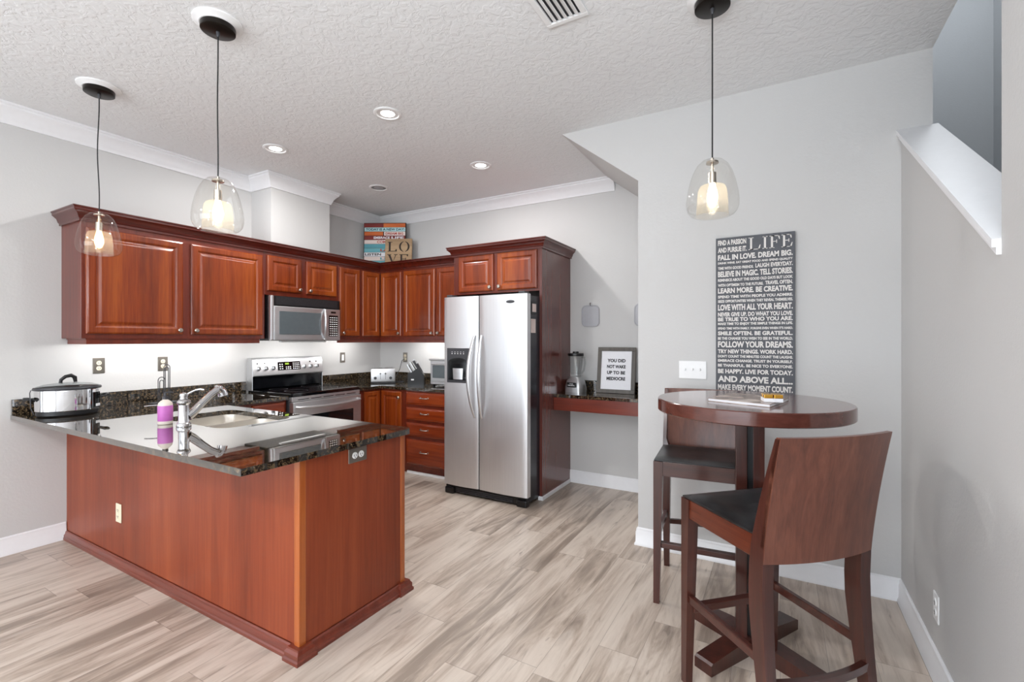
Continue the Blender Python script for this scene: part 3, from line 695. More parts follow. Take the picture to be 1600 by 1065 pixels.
# ------------------------------------------------------------------ microwave (over the range)
mw=thing('microwave','stainless over-the-range microwave with black vent grille on top','microwave',(WA,2.612,0),R90)
MD=.40; MW=.768
B().box(0,MW,-MD+.03,-.002,1.402,1.818,.003).done('body',M['black'],mw)
B().box(.002,MW-.0,-MD-.006,-MD+.03,1.727,1.815,.004).done('vent_grille',M['black'],mw)
b=B()
for k in range(7): b.box(.05,MW-.03,-MD-.009,-MD-.005,1.737+k*.0105,1.742+k*.0105)
b.done('vent_louvres',M['darkgrey'],mw)
B().box(0,.03,-MD-.012,-MD+.03,1.405,1.816,.008).done('side_trim',M['steel'],mw)
md=B().box(.03,.585,-MD-.014,-MD+.03,1.405,1.722,.006).done('door',M['steel'],mw)
B().box(.08,.53,-MD-.0165,-MD-.013,1.46,1.675,.004).done('window',M['micglass'],md)
b=B(); P=[(.565,-MD-.014,1.415)]+[(.565-.0*math.sin(PI*k/12)-.022*math.sin(PI*k/12)+.01,-MD-.02-.04*math.sin(PI*k/12),1.42+.295*k/12) for k in range(13)]+[(.565,-MD-.014,1.72)]
b.tube(P,[.006]+[.008+.004*math.sin(PI*k/12) for k in range(13)]+[.006],10); b.done('handle',M['steel'],md,True)
cpn=B().box(.59,MW-.001,-MD-.014,-MD+.03,1.405,1.722,.005).done('control_panel',M['steel'],mw)
B().box(.625,MW-.03,-MD-.0155,-MD-.0135,1.445,1.66,.001).done('keypad',M['blackgloss'],cpn)
B().box(.65,MW-.055,-MD-.0155,-MD-.0135,1.68,1.70,.001).done('display',M['ovenglass'],cpn)
b=B()
for i in range(9):
    for j in range(4): b.box(.635+j*.026,.652+j*.026,-MD-.0165,-MD-.015,1.452+i*.0225,1.461+i*.0225)
b.done('buttons',M['white'],cpn)

# ------------------------------------------------------------------ small things on the corner counter
ts=thing('toaster','silver four-slice toaster in the corner of the counter','toaster',(-4.02,4.02,CT1),math.radians(43))
B().box(-.135,.135,-.12,.12,.012,.17,.015).done('body',M['steel'],ts,True)
B().box(-.137,.137,-.122,.122,0,.02,.004).done('base',M['black'],ts)
b=B()
for x in (-.06,.06):
    for y in (-.04,.045): b.box(x-.045,x+.045,y-.012,y+.012,.1695,.1705)
b.done('slots',M['black'],ts)
for x in (-.085,.085): B().lathe([(0,.014),(.012,.014),(.016,.01),(.017,0)],n=16,M4=Matrix.Translation((x,-.12,.06))@Matrix.Rotation(PI/2,4,'X')).done('dial',M['darkgrey'],ts,True)
for x in (-.028,.028): B().box(x-.009,x+.009,-.135,-.12,.105,.115,.002).done('lever',M['black'],ts); 
b=B()
for x in (-.028,.028): b.box(x-.0015,x+.0015,-.1215,-.12,.045,.125)
b.done('lever_slots',M['darkgrey'],ts)
kb=thing('knife_block','black knife block holding steel-handled knives on the corner counter','knife block',(-3.44,3.93,CT1),math.radians(35))
B().prism([(-.085,0),(.085,0),(.085,.115),(.03,.20),(-.055,.14),(-.085,.14)],-.055,.055,'y').done('block',M['black'],kb)
B().box(-.05,-.02,-.057,-.0545,.06,.075).done('maker_plate',M['white'],kb)
u=Vector((-.5,0,.86)).normalized()
k=0
for i,(x,z) in enumerate(((.022,.185),(-.012,.165),(-.045,.142),(.06,.15))):
    for y in (-.036,-.012,.014,.038):
        if i==3 and y not in (-.012,.014): continue
        p=Vector((x,y,z)); ln=random.uniform(.085,.125)
        hn=thing('knife','steel-handled knife slotted in the black knife block','knife',(0,0,0),0,'knives in the block')
        mm=Matrix.Translation((-3.44,3.93,CT1))@Matrix.Rotation(math.radians(35),4,'Z')
        hn.matrix_world=mm
        B().tube([p-u*.01,p+u*.02,p+u*(ln*.6),p+u*ln],[.006,.0085,.008,.0095],8,1.4).done('handle',M['steel'] if (i+k)%3 else M['darkgrey'],hn,True); k+=1
to=thing('toaster_oven','silver countertop toaster oven partly hidden behind the refrigerator','toaster oven',(-3.27,3.96,CT1))
B().box(0,.40,0,.30,.02,.275,.006).done('body',M['steel'],to)
B().box(-.012,.412,-.012,.31,.275,.292,.005).done('top_plate',M['steel'],to)
dr=B().box(.02,.30,-.012,0,.05,.25,.004).done('door',M['steel'],to); B().box(.04,.28,-.014,-.011,.09,.225,.002).done('window',M['micglass'],dr)
B().tube([(.05,-.012,.235),(.05,-.035,.235),(.27,-.035,.235),(.27,-.012,.235)],.006,8).done('handle',M['steel'],dr,True)
for x in (.02,.36): B().box(x,x+.025,.01,.03,0,.02).done('foot',M['black'],to)
b=B().tube([(-3.99,WB-.012,1.18),(-4.0,WB-.05,1.16),(-4.02,4.29,1.05),(-4.02,4.22,.97),(-3.99,4.15,.925),(-3.92,4.14,.918),(-3.86,4.17,.918),(-3.88,4.21,.919),(-3.94,4.18,.92)],.004,8)
tag(b.done('power_cord',M['darkgrey'],smooth=True),'thin dark power cord trailing from the outlet behind the toaster','cord')

# ------------------------------------------------------------------ desk things
bl=thing('blender','clear glass blender with chrome base on the alcove desk','blender',(-1.69,4.19,CT1),math.radians(-8))
b=B(); b.loft([[(x,y,z) for x,y in rr(-r,r,-r*.9,r*.9,.02,4)] for r,z in ((.082,0),(.082,.05),(.07,.11),(.05,.135),(.048,.145))]); b.done('base',M['steel'],bl,True)
B().box(-.05,.05,-.084,-.072,.05,.095,.006).done('control_plate',M['black'],bl)
b=B(); put_text(b,'THE',-.02,.02,.078,.087,-.085,.001); put_text(b,'ORIGINAL',-.038,.038,.062,.074,-.085,.001); b.done('lettering',M['white'],bl)
B().lathe([(.046,.142),(.05,.15),(.048,.165),(.062,.25),(.072,.345),(.07,.345),(.06,.25),(.045,.168)],n=28).done('jar',M['jar'],bl,True)
B().lathe([(0,.342),(.074,.342),(.076,.35),(.074,.368),(.03,.37),(.028,.385),(0,.387)],n=28).done('lid',M['black'],bl,True)
B().tube([(.07,-.01,.335),(.105,-.02,.33),(.112,-.02,.28),(.098,-.02,.21),(.065,-.01,.18)],.008,8,1.3).done('jar_handle',M['jar'],bl,True)
fm=thing('framed_print','grey framed white print reading YOU DID NOT WAKE UP TO BE MEDIOCRE','framed print',(-1.50,4.24,CT1))
fm.rotation_euler=(math.radians(-9),0,math.radians(3))
w_,h_=.355,.43; fwid=.036
b=B(); b.box(0,w_,-.012,.012,0,fwid,.002); b.box(0,w_,-.012,.012,h_-fwid,h_,.002); b.box(0,fwid,-.012,.012,fwid,h_-fwid,.002); b.box(w_-fwid,w_,-.012,.012,fwid,h_-fwid,.002); b.done('frame',M['frame'],fm)
B().box(fwid,w_-fwid,-.004,.004,fwid,h_-fwid).done('print',M['paper'],fm)
b=B()
for i,(t,wd) in enumerate((('YOU DID',.17),('NOT WAKE',.175),('UP TO BE',.17),('MEDIOCRE',.175))):
    zc=h_-.125-i*.056; put_text(b,t,w_/2-wd/2,w_/2+wd/2,zc-.016,zc+.016,-.0045,.0008,.045)
b.done('lettering',M['ink'],fm)
gb=thing('hanging_board','light grey rounded board hanging on a hook beside the tall cabinet','wall board',(-1.602,WB,1.65),0,'grey boards on the alcove wall')
b=B(); b.prism([(x,z) for x,z in rr(-.09,.09,-.112,.095,.045,6)],-.014,-.002,'y').done('board',M['greyboard'],gb)
b=B().tube([(x,-.014,z) for x,z in rr(-.084,.084,-.106,.089,.042,6)]+[(.042,-.014,-.106)],.004,6); b.done('raised_rim',M['greyboard'],gb,True)
b=B().tube([(0,-.003,.118),(0,-.018,.118),(0,-.020,.100),(0,-.014,.094)],.003,6); b.done('hook',M['darkgrey'],gb,True)
g2=gb.copy(); COL.objects.link(g2); g2.location.x=-1.085; g2['label']='light grey rounded board half hidden by the wall edge above the desk'
for ch in list(gb.children):
    q=ch.copy(); COL.objects.link(q); q.parent=g2

# ------------------------------------------------------------------ signs above the corner
def sign_matrix(x,y,z,ang): return (x,y,z),ang
ang=math.radians(20)
s1=thing('word_sign','colourful striped word sign standing on top of the corner cabinets','sign',(-4.33,4.002,2.30)); s1.rotation_euler=(math.radians(-3),0,math.radians(29))
SW,SH=.507,.515
B().box(0,SW,0,.02,-.084,SH,.001,1).done('board',M['brownink'],s1)
rows=[('rust','orange',.44,.47,.5,'','',None),]
z=SH
def strip(parent,x0,x1,z0,z1,mat): return B().box(x0,x1,-.004,0,z0,z1).done('strip',M[mat],parent)
hs=.0505
def row(i): return SH-.006-(i+1)*hs+.003, SH-.006-i*hs-.001
L=[(0,0,.46,'rust'),(0,.46,.985,'orange'),(1,.01,.985,'paleblue'),(2,.01,.46,'orange'),(2,.475,.985,'pinkwhite'),(3,.01,.985,'rust'),(4,.01,.985,'pinkwhite'),(5,.01,.985,'teal'),(6,.01,.985,'teal'),(7,.01,.6,'paper'),(7,.6,.985,'pinkwhite'),(8,.01,.5,'pinkwhite'),(8,.5,.985,'paleblue'),(9,.01,.985,'teal')]
for i,a,c_,mt in L:
    z0,z1=row(i); strip(s1,a*SW+.004,c_*SW,z0,z1,mt)
def stxt(i,a,c_,t,mat,bold=.03):
    z0,z1=row(i); o=put_text(B(),t,a*SW,c_*SW,z0+.009,z1-.008,-.0045,.001,bold).done('lettering',M[mat],s1)
stxt(1,.05,.96,'TODAY IS A NEW DAY!','tealdark'); stxt(2,.52,.94,'DREAM BIG','rustyred'); stxt(3,.24,.62,'EMBRACE','paper'); stxt(3,.66,.95,'LIFE','paper'); stxt(4,.32,.9,'COMPASSION','rustyred'); stxt(6,.4,.92,'LAUGH','rustyred',.05); stxt(7,.04,.42,'LISTEN','brownink'); stxt(8,.4,.9,'LOVE','teal'); 
s2=thing('love_sign','small tan square sign with dark LO over VE letters, overlapping the striped sign','sign',(-4.045,4.068,2.288)); s2.rotation_euler=(math.radians(-4),0,math.radians(28))
LW=.318
B().box(0,LW,0,.018,-.072,LW,.001,1).done('board',M['tan'],s2)
b=B()
def slabp(pts): b.prism(pts,-.0015,-.0003,'y')
def letterL(x,z,w,h):
    t=w*.2; slabp([(x+w*.12,z),(x+w*.12+t,z),(x+w*.12+t,z+h),(x+w*.12,z+h)]); slabp([(x,z+h*.94),(x+w*.5,z+h*.94),(x+w*.5,z+h),(x,z+h)]); slabp([(x,z),(x+w,z),(x+w*.97,z+h*.25),(x+w*.9,z+h*.25),(x+w*.8,z+h*.07),(x,z+h*.06)])
def letterO(x,z,w,h):
    n=20
    for a0,a1 in ((100,260),(-80,80)):
        out=[];inn=[]
        for k in range(n+1):
            t=math.radians(a0+(a1-a0)*k/n); out.append((x+w/2+w/2*math.cos(t),z+h/2+h/2*math.sin(t))); inn.append((x+w/2+w*.33*math.cos(t),z+h/2+h*.46*math.sin(t)))
        b.loft([[(o[0],-.0015,o[1]),(i_[0],-.0015,i_[1]),(i_[0],-.0003,i_[1]),(o[0],-.0003,o[1])] for o,i_ in zip(out,inn)])
def letterV(x,z,w,h):
    slabp([(x+w*.08,z+h),(x+w*.3,z+h),(x+w*.58,z+h*.2),(x+w*.5,z)]); slabp([(x+w*.5,z),(x+w*.55,z+h*.12),(x+w*.88,z+h),(x+w*.8,z+h)]); slabp([(x,z+h*.94),(x+w*.4,z+h*.94),(x+w*.4,z+h),(x,z+h)]); slabp([(x+w*.65,z+h*.94),(x+w,z+h*.94),(x+w,z+h),(x+w*.65,z+h)])
def letterE(x,z,w,h):
    t=w*.2; slabp([(x+w*.12,z),(x+w*.12+t,z),(x+w*.12+t,z+h),(x+w*.12,z+h)]); slabp([(x,z),(x+w,z),(x+w*.96,z+h*.24),(x+w*.88,z+h*.24),(x+w*.78,z+h*.06),(x,z+h*.06)])
    slabp([(x,z+h*.94),(x+w*.78,z+h*.94),(x+w*.86,z+h*.78),(x+w*.93,z+h*.78),(x+w*.96,z+h),(x,z+h)]); slabp([(x+w*.12,z+h*.49),(x+w*.7,z+h*.49),(x+w*.7,z+h*.55),(x+w*.12,z+h*.55)]); slabp([(x+w*.66,z+h*.4),(x+w*.73,z+h*.4),(x+w*.73,z+h*.64),(x+w*.66,z+h*.64)])
letterL(.03,.165,.11,.115); letterO(.165,.16,.125,.125); letterV(.025,.015,.125,.115); letterE(.17,.015,.11,.115)
b.done('lettering',M['brownink'],s2)

# ------------------------------------------------------------------ the tall word sign
ls=thing('word_sign','tall dark grey sign of white LIFE sayings on the wall behind the bar table','sign',(-.352,YL,1.07))
LWd=.43; LHt=2.05-1.07
B().box(0,LWd,-.026,-.002,0,LHt,.001,1).done('canvas',M['slate'],ls)
b=B()
kz=.00405
def zy(y): return CAMZ+(530.7-y)*kz-1.07
def line(y0,y1,t,x0=.012,x1=LWd-.012,bold=.03): put_text(b,t,x0,x1,zy(y1),zy(y0),-.0265,.001,bold+.012)
Yt=lambda Yz,base:base+Yz/7.606
rowsA=[(373,437,'FALL IN LOVE. DREAM BIG.'),(458,487,'DRINK WINE. EAT GREAT FOOD AND SPEND QUALITY'),(567,635,'BELIEVE IN MAGIC. TELL STORIES.'),(655,688,'REMINISCE ABOUT THE GOOD OLD DAYS BUT LOOK'),(765,828,'LEARN MORE. BE CREATIVE.'),(852,885,'SPEND TIME WITH PEOPLE YOU ADMIRE.'),(905,937,'SEIZE OPPORTUNITIES WHEN THEY REVEAL THEMSELVES.'),(958,1030,'LOVE WITH ALL YOUR HEART.')]
for a,c_,t in rowsA: line(Yt(a,350),Yt(c_,350),t)
line(Yt(200,350),Yt(262,350),'FIND A PASSION',.012,.172); line(Yt(287,350),Yt(348,350),'AND PURSUE IT.',.012,.175)
line(Yt(515,350),Yt(548,350),'TIME WITH GOOD FRIENDS.',.012,.212); line(Yt(500,350),Yt(548,350),'LAUGH EVERYDAY.',.222,LWd-.012)
line(Yt(715,350),Yt(748,350),'WITH OPTIMISM TO THE FUTURE.',.012,.265); line(Yt(705,350),Yt(748,350),'TRAVEL OFTEN.',.275,LWd-.012)
rowsB=[(62,112,'NEVER GIVE UP. DO WHAT YOU LOVE.'),(122,168,'BE TRUE TO WHO YOU ARE.'),(182,220,'MAKE TIME TO ENJOY THE SIMPLE THINGS IN LIFE.'),(237,265,"SPEND TIME WITH FAMILY. FORGIVE EVEN WHEN IT'S HARD."),(285,332,'SMILE OFTEN. BE GRATEFUL.'),(352,385,'BE THE CHANGE YOU WISH TO SEE IN THE WORLD.'),(402,475,'FOLLOW YOUR DREAMS.'),(497,545,'TRY NEW THINGS. WORK HARD.'),(562,594,"DON'T COUNT THE MINUTES COUNT THE LAUGHS."),(613,645,'EMBRACE CHANGE. TRUST IN YOURSELF.'),(668,702,'BE THANKFUL. BE NICE TO EVERYONE.'),(727,780,'BE HAPPY. LIVE FOR TODAY.'),(808,882,'AND ABOVE ALL...'),(907,975,'MAKE EVERY MOMENT COUNT.')]
for a,c_,t in rowsB: line(Yt(a,480),Yt(c_,480),t)
b.done('lettering',M['offwhite'],ls)
b=B(); zL0,zL1=zy(Yt(348,350))+.004,zy(Yt(200,350)); hL=zL1-zL0
def SB(x0,x1,z0,z1): b.box(x0,x1,-.0275,-.0265,z0,z1)
def ser(x,w,hh): SB(x,x+w,zL0+hh*hL,zL0+hh*hL+.004)
xs=.188
def stem(x): SB(x,x+.011,zL0,zL1); SB(x-.008,x+.019,zL0,zL0+.004); SB(x-.008,x+.019,zL1-.004,zL1)
def poly(p): b.prism(p,-.0275,-.0265,'y')
stem(.193); SB(.2,.245,zL0,zL0+.004); poly([(.236,zL0),(.245,zL0),(.25,zL0+.028),(.246,zL0+.028)])
stem(.268)
stem(.305); SB(.31,.35,zL1-.004,zL1); poly([(.341,zL1),(.35,zL1),(.352,zL1-.024),(.348,zL1-.024)]); SB(.31,.335,zL0+hL*.5,zL0+hL*.5+.004); SB(.333,.337,zL0+hL*.38,zL0+hL*.66)
stem(.368); SB(.375,.41,zL1-.004,zL1); SB(.375,.412,zL0,zL0+.004); SB(.375,.398,zL0+hL*.5,zL0+hL*.5+.004); SB(.396,.4,zL0+hL*.38,zL0+hL*.66); poly([(.402,zL1),(.41,zL1),(.412,zL1-.022),(.408,zL1-.022)]); poly([(.403,zL0),(.412,zL0),(.417,zL0+.026),(.413,zL0+.026)])
b.done('large_lettering',M['offwhite'],ls)

# ------------------------------------------------------------------ bar table
TX,TY,TZ,TR=-.122,2.42,1.134,.402
tb=thing('bar_table','round espresso pedestal bar table with cross base by the right wall','table',(TX,TY,0),0)
b=B().lathe([(0,TZ-.058),(TR-.004,TZ-.058),(TR,TZ-.054),(TR,TZ-.004),(TR-.004,TZ),(0,TZ)],n=96); b.done('tabletop',M['tabletop'],tb,True)
colr=math.radians(6)
for sx in (-1,1):
    for sy in (-1,1):
        b=B().box(sx*.035-.023,sx*.035+.023,sy*.035-.023,sy*.035+.023,.06,TZ-.058,.002); b.bm.transform(Matrix.Rotation(colr,4,'Z')); b.done('column_post',M['espresso'],tb)
b=B().box(-.035,.035,-.035,.035,.06,TZ-.06); b.bm.transform(Matrix.Rotation(colr,4,'Z')); b.done('column_core',M['black'],tb)
def foot(a,L_,z0,z1,wd=.042):
    b=B(); P=[(-L_,z0),(L_,z0),(L_,z0+.045),(L_-.012,z0+.052),(.12,z1),(-.12,z1),(-L_+.012,z0+.052),(-L_,z0+.045)]
    b.prism(P,-wd,wd,'y'); b.bm.transform(Matrix.Rotation(a,4,'Z')); return b
foot(math.radians(60),.325,0,.07).done('foot',M['espresso'],tb); foot(math.radians(-30),.325,0,.071,.0418).done('foot',M['espresso'],tb)
bk=thing('book','flat hardcover book with photo cover lying on the round table','book',(-.283,2.283,TZ))
e1=Vector((-.035+.283,2.182-2.283)); e2=Vector((.034+.035,2.463-2.182))
P=[Vector((0,0)),e1,e1+e2,e2]
B().prism([tuple(p*.985+e1*.007+e2*.007) for p in P],.002,.012).done('pages',M['paper'],bk)
B().prism([tuple(p) for p in P],0,.0022).prism([tuple(p) for p in P],.0119,.0142).done('cover',M['photo'],bk)
gx=thing('coaster_box','small gold and white square box on the right end of the book','box',(-.03,2.285,TZ+.0143),math.radians(12))
B().box(-.036,.036,-.036,.036,0,.016,.002).done('base',M['paper'],gx)
b=B()
for sx in (-1,1):
    for sy in (-1,1): b.box(sx*.019-.0165,sx*.019+.0165,sy*.019-.0165,sy*.019+.0165,.016,.032,.002)
b.done('gold_lid',M['gold'],gx)

# ------------------------------------------------------------------ bar stools
def stool(label,loc,rotz):
    """local: width along x, back at -y"""
    t=thing('bar_stool',label,'bar stool',loc,rotz,'bar stools at the round table')
    hw=.225; fy=.215; by_=-.225; sh=.768
    lm=M['espresso']
    def tleg(x,y,sx):
        b=B(); R=[]
        for z,s_ in ((0,.0155),(.45,.021),(sh-.008,.0245)):
            cx=x-sx*s_; cy=y-s_; R.append([(cx-s_,cy-s_,z),(cx+s_,cy-s_,z),(cx+s_,cy+s_,z),(cx-s_,cy+s_,z)])
        return b.loft(R)
    for sx in (-1,1): tleg(sx*hw,fy,sx).done('leg',lm,t)
    # rear legs sweep back at the foot and carry on up beside the back panel
    def backy(z):
        if z<.6: return by_-.055*((.6-z)/.6)**1.6
        return by_-.075*((z-.6)/.5)**1.5
    for sx in (-1,1):
        b=B(); R=[]
        for k in range(16):
            z=1.10*k/15; y=backy(z)+(.004 if z>.69 else 0); s_=.016+.006*min(1,z/.5); d_=(.018+.012*min(1,z/.5)**1.5) if z<.7 else .030-.021*((z-.7)/.4); s_=s_ if z<.74 else .010; cx=sx*(hw-s_-(.001 if z>.66 else 0))
            R.append([(cx-s_,y,z),(cx+s_,y,z),(cx+s_,y+2*d_,z),(cx-s_,y+2*d_,z)])
        b.loft(R); b.done('leg',lm,t,True)
    # curved back panel
    b=B(); nx,nz=12,10; F_=[];K=[]
    def pt(i,j,th):
        u_=-1+2*i/nx; z=.682+.423*j/nz; bow=.03*(1-u_*u_); y=backy(z)-bow+th; return (u_*(hw-.001),y,z)
    A_=[[b.bm.verts.new(pt(i,j,0)) for j in range(nz+1)] for i in range(nx+1)]
    C_=[[b.bm.verts.new(pt(i,j,.018)) for j in range(nz+1)] for i in range(nx+1)]
    for i in range(nx):
        for j in range(nz):
            b.bm.faces.new((A_[i][j],A_[i+1][j],A_[i+1][j+1],A_[i][j+1])); b.bm.faces.new((C_[i][j],C_[i][j+1],C_[i+1][j+1],C_[i+1][j]))
        b.bm.faces.new((A_[i][0],C_[i][0],C_[i+1][0],A_[i+1][0])); b.bm.faces.new((A_[i][nz],A_[i+1][nz],C_[i+1][nz],C_[i][nz]))
    for j in range(nz):
        b.bm.faces.new((A_[0][j],A_[0][j+1],C_[0][j+1],C_[0][j])); b.bm.faces.new((A_[nx][j],C_[nx][j],C_[nx][j+1],A_[nx][j+1]))
    b.done('backrest',M['backwood'],t,True)
    # seat rails and pad
    b=B(); b.box(-hw+.04,hw-.04,fy-.036,fy-.006,sh-.085,sh-.008,.002); b.done('seat_rail',M['espressox'],t)
    b=B(); b.box(-hw+.04,hw-.04,by_+.012,by_+.04,sh-.085,sh-.008,.002); b.done('seat_rail',M['espressox'],t)
    M.setdefault('espressoy',wood('espresso_side_rail_wood',(58,22,12),(84,34,18),(104,48,28),.25,1.2,.4,axis='y'))
    for sx in (-1,1):
        x=sx*(hw-.02); B().box(x-.014,x+.014,by_+.03,fy-.04,sh-.085,sh-.008,.002).done('seat_rail',M['espressoy'],t)
    b=B(); n=10; rings=[]
    top=[[None]*(n+1) for _ in range(n+1)]
    for i in range(n+1):
        for j in range(n+1):
            u_=-1+2*i/n; v_=-1+2*j/n; x=u_*(hw-.003); y=(fy+by_)/2+.008+v_*((fy-by_)/2-.014)
            e_=min(1-abs(u_),1-abs(v_)); z=sh+.012*min(1,e_/.15)-.016*math.exp(-((u_)**2*2+(v_+.1)**2*2.2)); top[i][j]=b.bm.verts.new((x,y,z))
    for i in range(n):
        for j in range(n): b.bm.faces.new((top[i][j],top[i+1][j],top[i+1][j+1],top[i][j+1]))
    x0,x1=-(hw-.003),hw-.003; y0_=(fy+by_)/2+.008-((fy-by_)/2-.014); y1_=(fy+by_)/2+.008+((fy-by_)/2-.014)
    b.box(x0,x1,y0_,y1_,sh-.006,sh)
    b.done('seat',M['leather'],t,True)
    # stretchers
    B().box(-hw+.03,hw-.03,fy-.045,fy-.013,.295,.325,.003).done('footrest',M['espressox'],t)
    for sx in (-1,1):
        x=sx*(hw-.018); B().box(x-.011,x+.011,by_+.0,fy-.03,.338,.37,.003).done('stretcher',M['espressox'],t)
    b=B(); R=[]
    for k in range(11):
        u_=-1+2*k/10; y=backy(.29)-.025*(1-u_*u_)+.012; R.append([(u_*(hw-.03),y-.011,.275),(u_*(hw-.03),y+.011,.275),(u_*(hw-.03),y+.011,.302),(u_*(hw-.03),y-.011,.302)])
    b.loft(R).done('stretcher',M['espressox'],t,True)
    return t
stool('espresso bar stool in the foreground with its broad curved back to the viewer',(-.045,2.045,0),math.radians(44))
stool('espresso bar stool behind the round table with its back against the wall',(-.385,2.80,0),math.radians(185))

# ------------------------------------------------------------------ pendant lamps
def pendant(label,x,y,zt_,bulb,power,col,sway=0):
    t=thing('pendant_lamp',label,'pendant lamp',(x,y,H),0,'glass pendant lamps')
    B().lathe([(0,0),(.108,0),(.108,-.006),(.096,-.012),(.084,-.016),(.08,-.02),(0,-.02)],n=48).done('ceiling_ring',M['white'],t,True)
    B().lathe([(0,-.018),(.074,-.018),(.076,-.022),(.075,-.044),(.07,-.047),(0,-.047)],n=48).done('canopy',M['bronze'],t,True)
    B().lathe([(0,-.045),(.009,-.045),(.008,-.065),(.005,-.072),(0,-.072)],n=16).done('cord_grip',M['darkgrey'],t,True)
    z0=zt_-H
    P=[]; n=24
    for k in range(n+1):
        s_=k/n; P.append((sway*math.sin(s_*9),sway*math.cos(s_*7)-sway,-.06+(z0+.06)*s_))
    P[-1]=(0,0,z0); B().tube(P,.0032,8).done('cord',M['cord'],t,True)
    prof=[(0.0,0.0),(.02,-.001),(.045,-.010),(.066,-.03),(.082,-.06),(.095,-.1),(.106,-.15),(.111,-.19),(.110,-.215),(.104,-.235),(.092,-.25),(.078,-.2575),(.068,-.256)]
    B().lathe([(r,z+z0) for r,z in prof],n=48).done('outer_shade',M['glass'],t,True)
    prof=[(.068,-.256),(.067,-.23),(.064,-.18),(.060,-.14),(.053,-.124),(.038,-.117),(.019,-.116)]
    B().lathe([(r,z+z0) for r,z in prof],n=40).done('inner_shade',M['innerglass'],t,True)
    B().lathe([(0,z0+.004),(.007,z0+.004),(.006,z0-.006),(.026,z0-.012),(.027,z0-.02),(.006,z0-.022),(.006,z0-.060),(.017,z0-.062),(.018,z0-.113),(0,z0-.113)],n=24).done('socket',M['nickel'],t,True)
    B().lathe([(.012,z0-.112),(.013,z0-.12),(.018,z0-.14),(.023,z0-.165),(.0225,z0-.185),(.013,z0-.212),(0,z0-.22)],n=24).done('bulb',bulb,t,True)
    return t
LW_=[]
for lab,x,y,zt_,bm_,pw,col,sw_ in (('leftmost glass pendant over the peninsula, glowing amber',-3.60,1.24,2.185,M['bulby'],1.8,(1,.72,.42),.0035),('middle glass pendant hanging nearer over the peninsula',-2.37,1.275,2.197,M['bulbw'],2.8,(1,.88,.7),.001),('single glass pendant hanging above the round bar table',-.265,2.29,2.225,M['bulbw'],3.6,(1,.9,.74),.0)):
    pendant(lab,x,y,zt_,bm_,pw,col,sw_)
    lamp_light('pendant_light',(x,y,zt_-.170),pw,col,.024)

# recessed ceiling lights
def can(label,x,y,on):
    t=thing('recessed_light',label,'ceiling light',(x,y,H),0,'recessed ceiling lights')
    B().lathe([(.094,0),(.094,-.004),(.088,-.008),(.076,-.008),(.072,-.003),(.072,0)],n=48).done('trim_ring',M['white'],t,True)
    B().lathe([(.072,-.001),(.05,-.0018),(.046,-.002)],n=40).done('reflector',M['can_in'] if on else M['canoff'],t,True)
    B().lathe([(.047,-.002),(.03,-.007),(0,-.009)],n=40).done('lens',M['can'] if on else M['greyboard'],t,True)
    if on: area('recessed_light_beam',(x,y,H-.02),(0,0,0),.12,.12,15,(1,.985,.97),'DISK')
for lab,x,y,on in (('lit recessed ceiling light nearest the ceiling vent',-2.32,2.36,True),('lit recessed ceiling light left, near the crown of the left wall',-3.53,2.345,True),('lit recessed ceiling light above the refrigerator front',-2.295,3.465,True),('unlit dark recessed ceiling light nearest the corner signs',-3.53,3.465,False)):
    can(lab,x,y,on)
# air vent
vt=thing('ceiling_vent','white slatted air vent in the ceiling at the top edge','vent',(-.885,1.75,H))
b=B(); b.box(-.105,.105,.325,.35,-.012,0,.003); b.box(-.105,.105,-.35,-.325,-.012,0,.003); b.box(-.105,-.075,-.325,.325,-.012,0,.003); b.box(.075,.105,-.325,.325,-.012,0,.003); b.done('frame',M['white'],vt)
for k in range(5):
    x=-.056+k*.028
    B().box(-.012,.012,-.322,.322,-.001,.001,M4=Matrix.Translation((x,0,-.008))@Matrix.Rotation(math.radians(28),4,'Y')).done('slat',M['white'],vt)
B().box(-.075,.075,-.325,.325,-.0015,-.0005).done('duct',M['darkgrey'],vt)
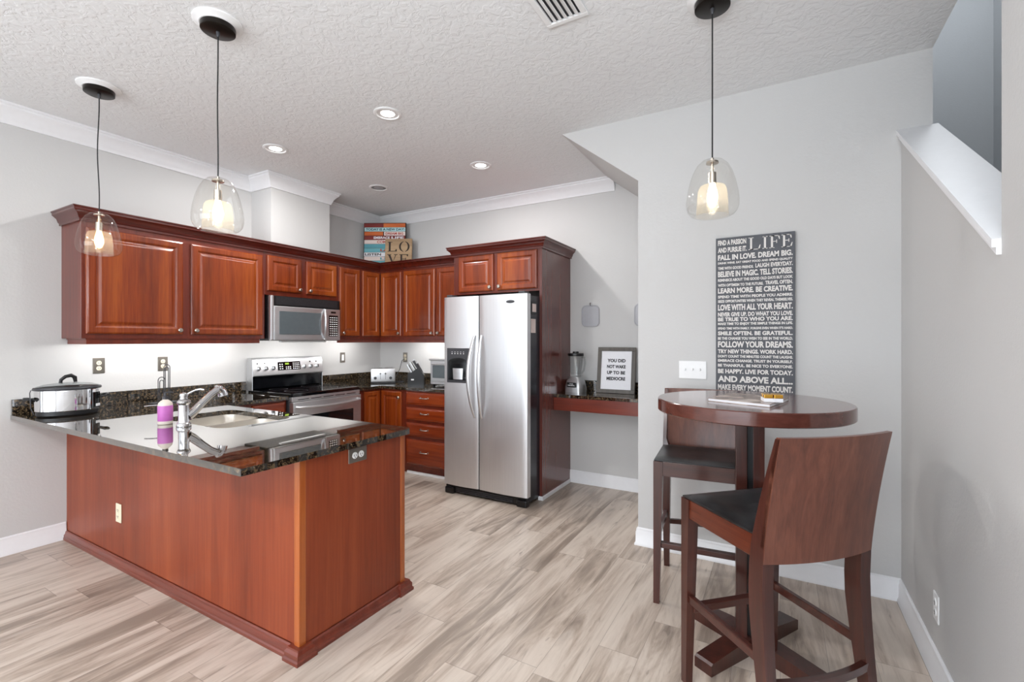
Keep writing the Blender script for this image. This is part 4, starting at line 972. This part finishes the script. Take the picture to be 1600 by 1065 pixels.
# unseen flush ceiling lamps, added behind the viewer to brighten the room
for x,y in ((-3.0,-1.4),(-1.0,-1.4)):
    t=thing('added_ceiling_lamp','round white flush ceiling lamp added behind the viewer as fill light','ceiling light',(x,y,H),0,'added flush ceiling lamps')
    B().lathe([(0,0),(.17,0),(.17,-.02),(.15,-.05),(0,-.07)],n=40).done('diffuser',M['white'],t,True)
    area('added_ceiling_fill',(x,y,H-.09),(0,0,0),.4,.4,28,(1,.97,.94),'DISK')

# two unseen floor uplighters, added behind the viewer to brighten the ceiling
for x,y,pw in ((-1.6,-2.0,16),(.2,-.75,84)):
    t=thing('added_uplighter_lamp','slim white uplighter floor lamp added behind the viewer as fill light','floor lamp',(x,y,0),0,'added uplighter floor lamps')
    B().lathe([(0,0),(.14,0),(.14,.012),(.02,.025),(0,.025)],n=32).done('base',M['white'],t,True)
    B().cyl((0,0,.02),(0,0,1.72),.011).done('pole',M['white'],t,True)
    B().lathe([(.012,1.70),(.06,1.72),(.16,1.79),(.165,1.795),(.155,1.795),(.05,1.735),(.012,1.72)],n=32).done('bowl',M['white'],t,True)
    area('added_uplight_fill',(x,y,1.80),(PI,0,0),.26,.26,pw,(.86,.935,1),'DISK')
# area light added high in the stairwell to brighten it; no window there
area('stairwell_fill',(1.25,4.6,5.5),(0,0,0),.9,1.6,24,(.92,.96,1))

# slim light bars added under wall cabinets and microwave to brighten the backsplash
def fill_light_bar(label,loc,rotz,ln,power):
    t=thing('added_cabinet_light',label,'light',loc,rotz,'added under cabinet lights')
    B().box(-ln/2,ln/2,-.02,.02,-.014,0,.003).done('housing',M['white'],t)
    o=area('added_cabinet_fill',(loc[0],loc[1],loc[2]-.02),(0,0,0),ln,.04,power,(1,.99,.97))
    o.rotation_euler=(Matrix.Rotation(rotz,3,'Z')@Matrix.Rotation(math.radians(52),3,'X')).to_euler()
fill_light_bar('slim light bar added under the large left wall cabinet, angled at the wall',(-4.15,1.95,1.419),R90,1.12,6)
fill_light_bar('slim light bar added under the cabinet between corner and refrigerator',(-3.4,4.10,1.419),0,.75,3.5)
fill_light_bar('slim light bar added under the narrow cabinet by the corner',(-4.15,3.70,1.419),R90,.45,2.2)
fill_light_bar('slim light bar added under the microwave front, angled at the wall',(-4.07,3.0,1.401),R90,.5,2.8)
